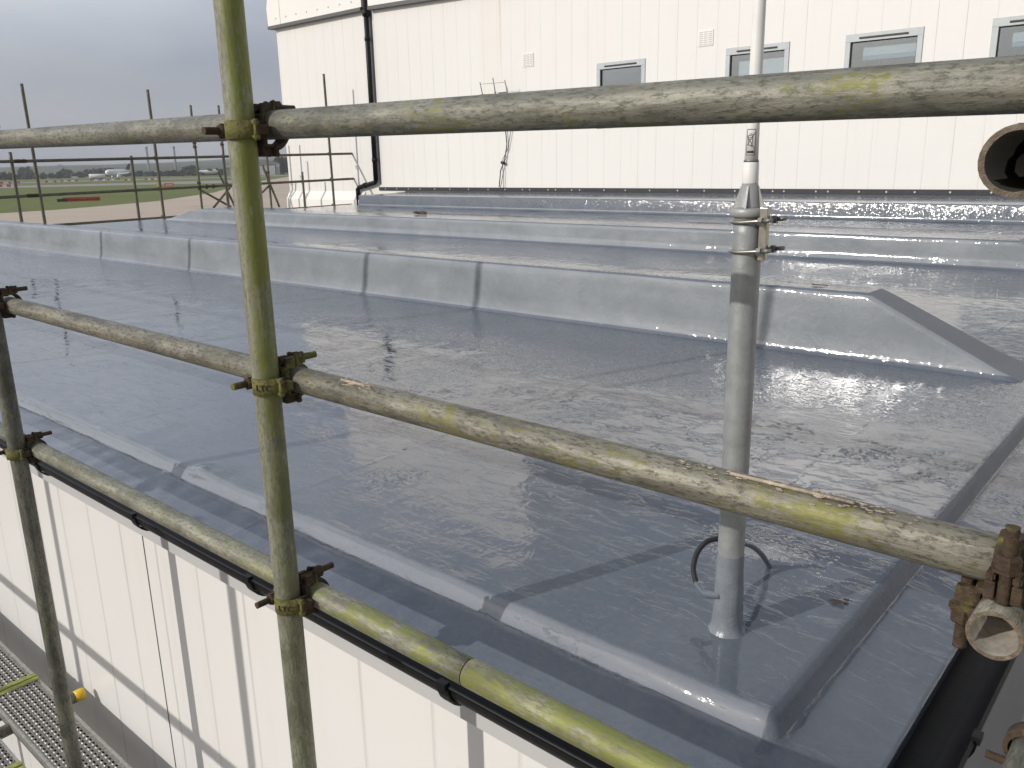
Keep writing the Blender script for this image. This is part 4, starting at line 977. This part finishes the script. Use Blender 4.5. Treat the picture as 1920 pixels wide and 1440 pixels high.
# crust of mortar on the middle rail
def crusts():
    rnd = random.Random(5)
    for xx, zz, n, lb in ((-1.165, -.376, 60, 'small pale mortar crust on the middle rail just right of the green upright'), (-.36, -.374, 90, 'long pale mortar crust on the middle rail right of the antenna pole')):
        b = MB(); ln = .085 if xx < -1 else .15
        for _ in range(n):
            t = rnd.uniform(-1, 1); a = R_(rnd.gauss(112, 13)); x = xx + t * ln * (.5 if xx < -1 else 1)
            c = Vector((x, YRL + math.cos(a) * .0240, -.400 + math.sin(a) * .0240 + .0004)); r = rnd.uniform(.0012, .0032) * (1 - .5 * abs(t))
            bmesh.ops.create_icosphere(b.bm, subdivisions=1, radius=r, matrix=Matrix.Translation(c) @ Matrix.Diagonal((2.6, 1, .35, 1)))
        b.tube([(xx - ln * .5, YRL - .008, -.400 + .0236), (xx + ln * .5, YRL - .008, -.400 + .0236)], .0022, 6)
        o = b.build('mortar_crust', 'mortar'); tag(o, lb, 'mortar', 'mortar crusts on the middle rail')
crusts()
Xw, Yw, Zw = (1, 0, 0), (0, 1, 0), (0, 0, 1)
def std_coupler(x, z, label, mats, text=None): return coupler((x, YS, z), Xw, Zw, label, mats, 'couplers on the near scaffold', text)
std_coupler(XA - .003, .066, 'rusty coupler where the top rail crosses the green upright', ('rust', 'mossy_iron', 'rust'))
std_coupler(XA, -.402, 'mossy coupler with raised letters where the middle rail crosses the green upright', ('pale_iron', 'mossy_iron', 'pale_iron'), 'LTC')
std_coupler(XA, -.866, 'rusty coupler where the lower rail crosses the green upright', ('rust', 'mossy_iron', 'rust'), 'LTC')
std_coupler(XB, -.868, 'rusty coupler where the lower rail meets the grey left upright', ('rust', 'mossy_iron', 'rust'))
std_coupler(XB, -.390, 'coupler cut by the left edge, holding the middle rail to the grey upright', ('rust', 'rust', 'rust'))
std_coupler(XB, .098, 'coupler high on the grey upright under the top rail', ('rust', 'rust', 'rust'))
# return rails past the right corner of the roof, open ends towards us
plain('tube_inside', (.2, .18, .15), .6, .2, .35, 60)
plain('mouth', (.17, .135, .095), .75, .1, .45, 120, bump=.002)
scaf_tube('return_rail', (-.125, .852, -.404 - DC), (-.125, 6.2, -.404 - DC), 'tube_mossy', 'open ended tube under the middle rail at the right edge, its mouth facing us', ragged=.0005, endmat='mouth', inmat='tube_inside')
scaf_tube('return_rail', (-.128, .690, .048 - DC), (-.128, 6.2, .048 - DC), 'tube_mossy', 'open tube mouth under the top rail at the upper right edge', ragged=.0003, endmat='mouth')
scaf_tube('return_rail', (-.128, 1.20, -.90), (-.128, 6.2, -.90), 'tube_grey', 'grey tube in the bottom right corner beside the roof edge', endmat='mouth')
coupler((-.125, YRL, -.404 - DC), Xw, (0, -1, 0), 'brown coupler with a tall threaded bolt at the right end of the middle rail', ('rust', 'rust', 'rust'), 'couplers on the near scaffold')
coupler((-.128, YRL, .056 - DC), (-1, 0, 0), (0, 1, 0), 'coupler between the top rail and the open tube at the upper right edge', ('rust', 'rust', 'rust'), 'couplers on the near scaffold')
coupler((-.132, 1.36, -.90), Zw, (0, 1, 0), 'rusty coupler low in the bottom right corner on the grey tube', ('rust', 'rust', 'rust'), 'couplers on the near scaffold')
scaf_tube('puncheon', (-3.11, YS, -.02), (-3.11, YS, 1.35), 'tube_grey', 'short upright clamped to the top rail just beyond the left edge of the picture')
# the rest of the near run, outside the frame but throwing its shadows across the roof
for i, x in enumerate((-5.20, -6.40, -9.10, -11.08)):
    scaf_tube('scaffold_standard', (x, YS, G + .05), (x, YS, 1.3), 'tube_grey', 'upright tube of the near scaffold, number %s beyond the left edge of the picture' % ('one', 'two', 'three', 'four')[i])
scaf_tube('guard_rail', (-14, YRL, .16), (-4.62, YRL, .118), 'tube_pale', 'top rail continuing beyond the left edge of the picture')
scaf_tube('guard_rail', (-14, YRL, -.39), (-4.62, YRL, -.393), 'tube_mossy', 'middle rail continuing beyond the left edge of the picture')
scaf_tube('guard_rail', (-14, YRL, -.86), (-2.945, YRL, -.868), 'tube_grey', 'lower rail continuing left of the grey upright')
for i, x in enumerate((-2.98, -4.5)):
    scaf_tube('scaffold_standard', (x, -.45, G + .05), (x, -.45, -.2), 'tube_grey', 'upright of the outer scaffold row behind the camera, %s' % ('right one', 'left one')[i])
scaf_tube('ledger', (-6.5, -.505, -1.17), (1.0, -.505, -1.17), 'tube_grey', 'horizontal tube of the outer scaffold row behind the camera')

# ------------------------------------------------------------------ walkway planks
def plank(x0, x1, y0, y1, z, label):
    e = empty('scaffold_plank', (x0, y0, z), label, 'plank', 'perforated metal planks of the walkway')
    b = MB(); t = .045; s = .012
    b.box(x0, x1, y0, y0 + s, z - t, z, .003); b.box(x0, x1, y1 - s, y1, z - t, z, .003)
    b.build('side_rail', 'ally', e)
    bm = bmesh.new(); px_, py_ = .030, .0245; rnd = random.Random(int(abs(x0) * 100))
    bm.faces.new([bm.verts.new(q) for q in ((x0 + .001, y0 + s, z - .004), (x1 - .001, y0 + s, z - .004), (x1 - .001, y1 - s, z - .004), (x0 + .001, y1 - s, z - .004))])
    vis0 = max(x0, -5.2); j = 0; yy = y0 + .028
    while yy < y1 - .02:
        x = vis0 + .03 + (px_ / 2 if j % 2 else 0)
        while x < x1 - .02:
            r0, r1, r2 = .0112, .0078, .0066; rings = []
            for r, h in ((r0, -.0038), (r1, .0026), (r2, .0020)):
                rings.append([bm.verts.new((x + r * 1.25 * math.cos(k * .7854), yy + r * .85 * math.sin(k * .7854), z + h)) for k in range(8)])
            for a, c in zip(rings, rings[1:]):
                for k in range(8): bm.faces.new((a[k], a[(k + 1) % 8], c[(k + 1) % 8], c[k])).smooth = True
            inner = [bm.verts.new((v.co.x, v.co.y, z - .0035)) for v in rings[-1]]
            for k in range(8): bm.faces.new((rings[-1][k], rings[-1][(k + 1) % 8], inner[(k + 1) % 8], inner[k])).material_index = 1
            bm.faces.new(inner).material_index = 1
            x += px_
        yy += py_; j += 1
    m = MB(); m.bm.free(); m.bm = bm; m.build('deck', ['ally_rib', 'hole_shade'], e)
    for xx in (x0, x1 - .03):
        b = MB(); b.box(xx, xx + .03, y0 - .001, y1 + .001, z - t - .002, z + .003, .003); b.build('end_cap', 'lime_bar', e)
ZP = -2.28
plank(-6.90, -3.965, .885, 1.095, ZP, 'perforated metal plank nearest the wall, upper left of the joint')
plank(-3.955, -1.0, .885, 1.095, ZP, 'perforated metal plank nearest the wall, behind the grey upright')
plank(-5.9, -3.36, .60, .822, ZP, 'perforated metal plank in the bottom left corner, outside the grey upright')
plank(-3.35, -.8, .60, .822, ZP, 'perforated plank outside the grey upright, mostly below the frame')
plank(-5.9, -3.30, .36, .585, ZP, 'second perforated plank from the outside of the walkway, left')
for x, y1, cap in ((-3.90, 1.13, False), (-3.70, 1.19, True), (-3.02, 1.13, False), (-1.6, 1.13, False)):
    e = scaf_tube('transom', (x, -.55, ZP - .077), (x, y1, ZP - .077 if not cap else ZP - .03), 'tube_grey', 'short cross tube under the planks %s' % ('with a yellow end cap' if cap else 'below the joint of the planks' if x == -3.9 else 'at the lower plank end' if x == -3.02 else 'hidden below the frame'))
    if cap:
        b = MB(); L0 = 1.19 + .55
        b.tube([(0, 0, L0 - .035), (0, 0, L0 + .004), (0, 0, L0 + .008)], [.0265, .0265, .024], 24)
        o = b.build('end_cap', 'yellow_plastic', None, raw=True); o.parent = e
scaf_tube('ledger', (-6.5, YS - DC, ZP - .13), (1, YS - DC, ZP - .13), 'tube_grey', 'lengthwise tube carrying the walkway planks')

# ================================================================== FAR SCAFFOLD along the left roof edge
FX = GAP; k1 = 17.6 / 17
gN = 'upright tubes of the far scaffold'
def fstd(x, y, zt, label, x2=None, y2=None): return scaf_tube('scaffold_standard', (x, y, G + .05), (x2 if x2 is not None else x, y2 if y2 is not None else y, zt), 'tube_far', label, gN)
fstd(FX, 6.47, 1.61, 'tall far upright nearest the left edge of the picture', FX, 6.42)
fstd(FX, 6.03, .385, 'short far upright left of the leftmost tall one')
fstd(FX, 8.87, 1.62, 'tall far upright second from the left, right of the short one', FX, 8.83)
fstd(FX, 8.30, .305, 'short far upright between the two leftmost tall ones')
fstd(FX, 10.39, .325, 'short far upright just left of the green foreground upright')
fstd(FX, 13.41, 2.20, 'tall far upright in front of the white wall', FX, 13.33)
fstd(-18.98, 13.45, -.11, 'short far upright in front of the lower white wall')
fstd(-20.5, 11.35, 1.57, 'tall thin far upright with a loose clip, third from the left')
fstd(-20.5, 12.12, 1.59, 'tall thin far upright with a loose clip, closest left of the green upright')
fstd(-20.5, 13.42, .90, 'far upright seen just right of the green foreground upright')
gR = 'horizontal rails of the far scaffold'
scaf_tube('guard_rail', (FX + .055, 2.0, .165), (FX + .055, 13.985, .318), 'tube_far', 'upper far rail running to the white wall', gR)
scaf_tube('guard_rail', (FX + .055, 2.0, -.48), (FX + .055, 13.985, -.305), 'tube_far', 'middle far rail running to the white wall', gR)
scaf_tube('guard_rail', (FX + .055, 2.0, -1.02), (FX + .055, 13.90, -.955), 'tube_far', 'lowest far rail at roof level', gR)
scaf_tube('guard_rail', (-20.45, 2.0, .16), (-20.45, 13.9, .40), 'tube_far', 'outer far rail partly hidden behind the upper one', gR) if False else None
gB = 'diagonal braces of the far scaffold'
def onX(px_, py_, X):
    c = Vector(((px_ - 960) / 1560, (py_ - 720) / 1560, 1.0)); d = [sum(Rr[i][j] * c[j] for j in range(3)) for i in range(3)]; t = X / d[0]; return (X, d[1] * t, d[2] * t)
for a, c, X, lb in (((372, 354), (433, 388), -20.45, 'diagonal far brace falling to the right left of the green upright'), ((434, 348), (400, 390), -20.4, 'diagonal far brace rising to the right, crossing another'),
                    ((409, 322), (441, 388), -20.35, 'steep far brace close left of the green upright'), ((492, 310), (524, 388), -20.4, 'steep far brace just right of the green upright'), ((506, 347), (480, 372), -20.45, 'short far brace right behind the green upright')):
    scaf_tube('brace', onX(*a, X), onX(*c, X), 'tube_far', lb, gB)
gC = 'couplers of the far scaffold'
def fc(x, y, z, label, text=None, ax=Yw): coupler((x, y, z), ax, Zw, label, ('rust', 'rust', 'rust'), gC)
rail_z = lambda y: .165 + (.153) * (y - 2) / 11.985
mid_z = lambda y: -.48 + .175 * (y - 2) / 11.985
for y, lb in ((6.44, 'leftmost tall far upright'), (8.84, 'second tall far upright'), (13.36, 'tall far upright by the white wall')):
    fc(FX, y, rail_z(y), 'coupler holding the upper far rail on the %s' % lb); fc(FX, y, mid_z(y), 'coupler holding the middle far rail on the %s' % lb)
    if y > 8: fc(FX, y, -1.02 + .065 * (y - 2) / 11.985, 'coupler holding the lowest far rail on the %s' % lb)
for y, z, lb in ((11.35, .66, 'loose coupler hanging on the third far upright'), (11.35, .56, 'second loose coupler, below the other, on the third far upright'), (12.12, .74, 'upper loose coupler on the thin upright left of the green one'), (12.12, .62, 'lower loose coupler on the thin upright left of the green one'),
                 (13.42, -.12, 'coupler on the far upright right of the green one'), (11.35, -.33, 'coupler low on the third far upright by the brace'), (12.12, -.36, 'coupler low on the thin upright by the crossing braces'), (13.42, -.36, 'lower coupler on the far upright right of the green one')):
    fc(-20.5, y, z, lb)
for y, lb in ((9.72, 'leftmost of three spare couplers clipped on the middle far rail'), (9.88, 'middle of three spare couplers clipped on the middle far rail'), (10.04, 'rightmost of three spare couplers clipped on the middle far rail')):
    coupler((FX + .055, y, mid_z(y) + 0.0), Zw, Yw, lb, ('rust', 'rust', 'rust'), gC)
def sleeve(y, z, label):
    b = MB(); b.tube([(FX + .055, y - .11, z - .001), (FX + .055, y - .105, z), (FX + .055, y + .105, z), (FX + .055, y + .11, z)], [.028, .034, .034, .028], 16)
    for q in (-.05, .05): b.tube([(FX + .08, y + q, z - .03), (FX + .10, y + q, z + .04)], .009, 8)
    o = b.build('sleeve_coupler', 'rust', origin=(FX + .055, y, z)); tag(o, label, 'sleeve coupler', 'sleeve couplers joining the far rails')
sleeve(6.16, rail_z(6.16), 'dark sleeve joining the upper far rail near the left edge'); sleeve(6.28, mid_z(6.28), 'dark sleeve joining the middle far rail near the left edge')
b = MB(); b.tube([(FX + .055, 13.90, -.955), (FX + .055, 13.98, -.955)], .06, 14); tag(b.build('rail_end_clamp', 'rust', origin=(FX + .055, 13.94, -.955)), 'dark clamp at the end of the lowest far rail by the wall', 'clamp')

# ------------------------------------------------------------------ air
def haze():
    b = MB(); b.box(-2600, 400, -300, 4200, G - 1, 130)
    m = bpy.data.materials.new('haze'); m.use_nodes = True; n = m.node_tree; n.nodes.clear()
    v = n.nodes.new('ShaderNodeVolumePrincipled'); v.inputs['Color'].default_value = (.86, .89, .95, 1); v.inputs['Density'].default_value = .00022; v.inputs['Anisotropy'].default_value = .1
    o = n.nodes.new('ShaderNodeOutputMaterial'); n.links.new(v.outputs[0], o.inputs['Volume']); M['haze'] = m
    h = b.build('haze', 'haze'); h['kind'] = 'stuff'; h['label'] = 'pale haze over the distant airfield'; h['category'] = 'haze'
haze()
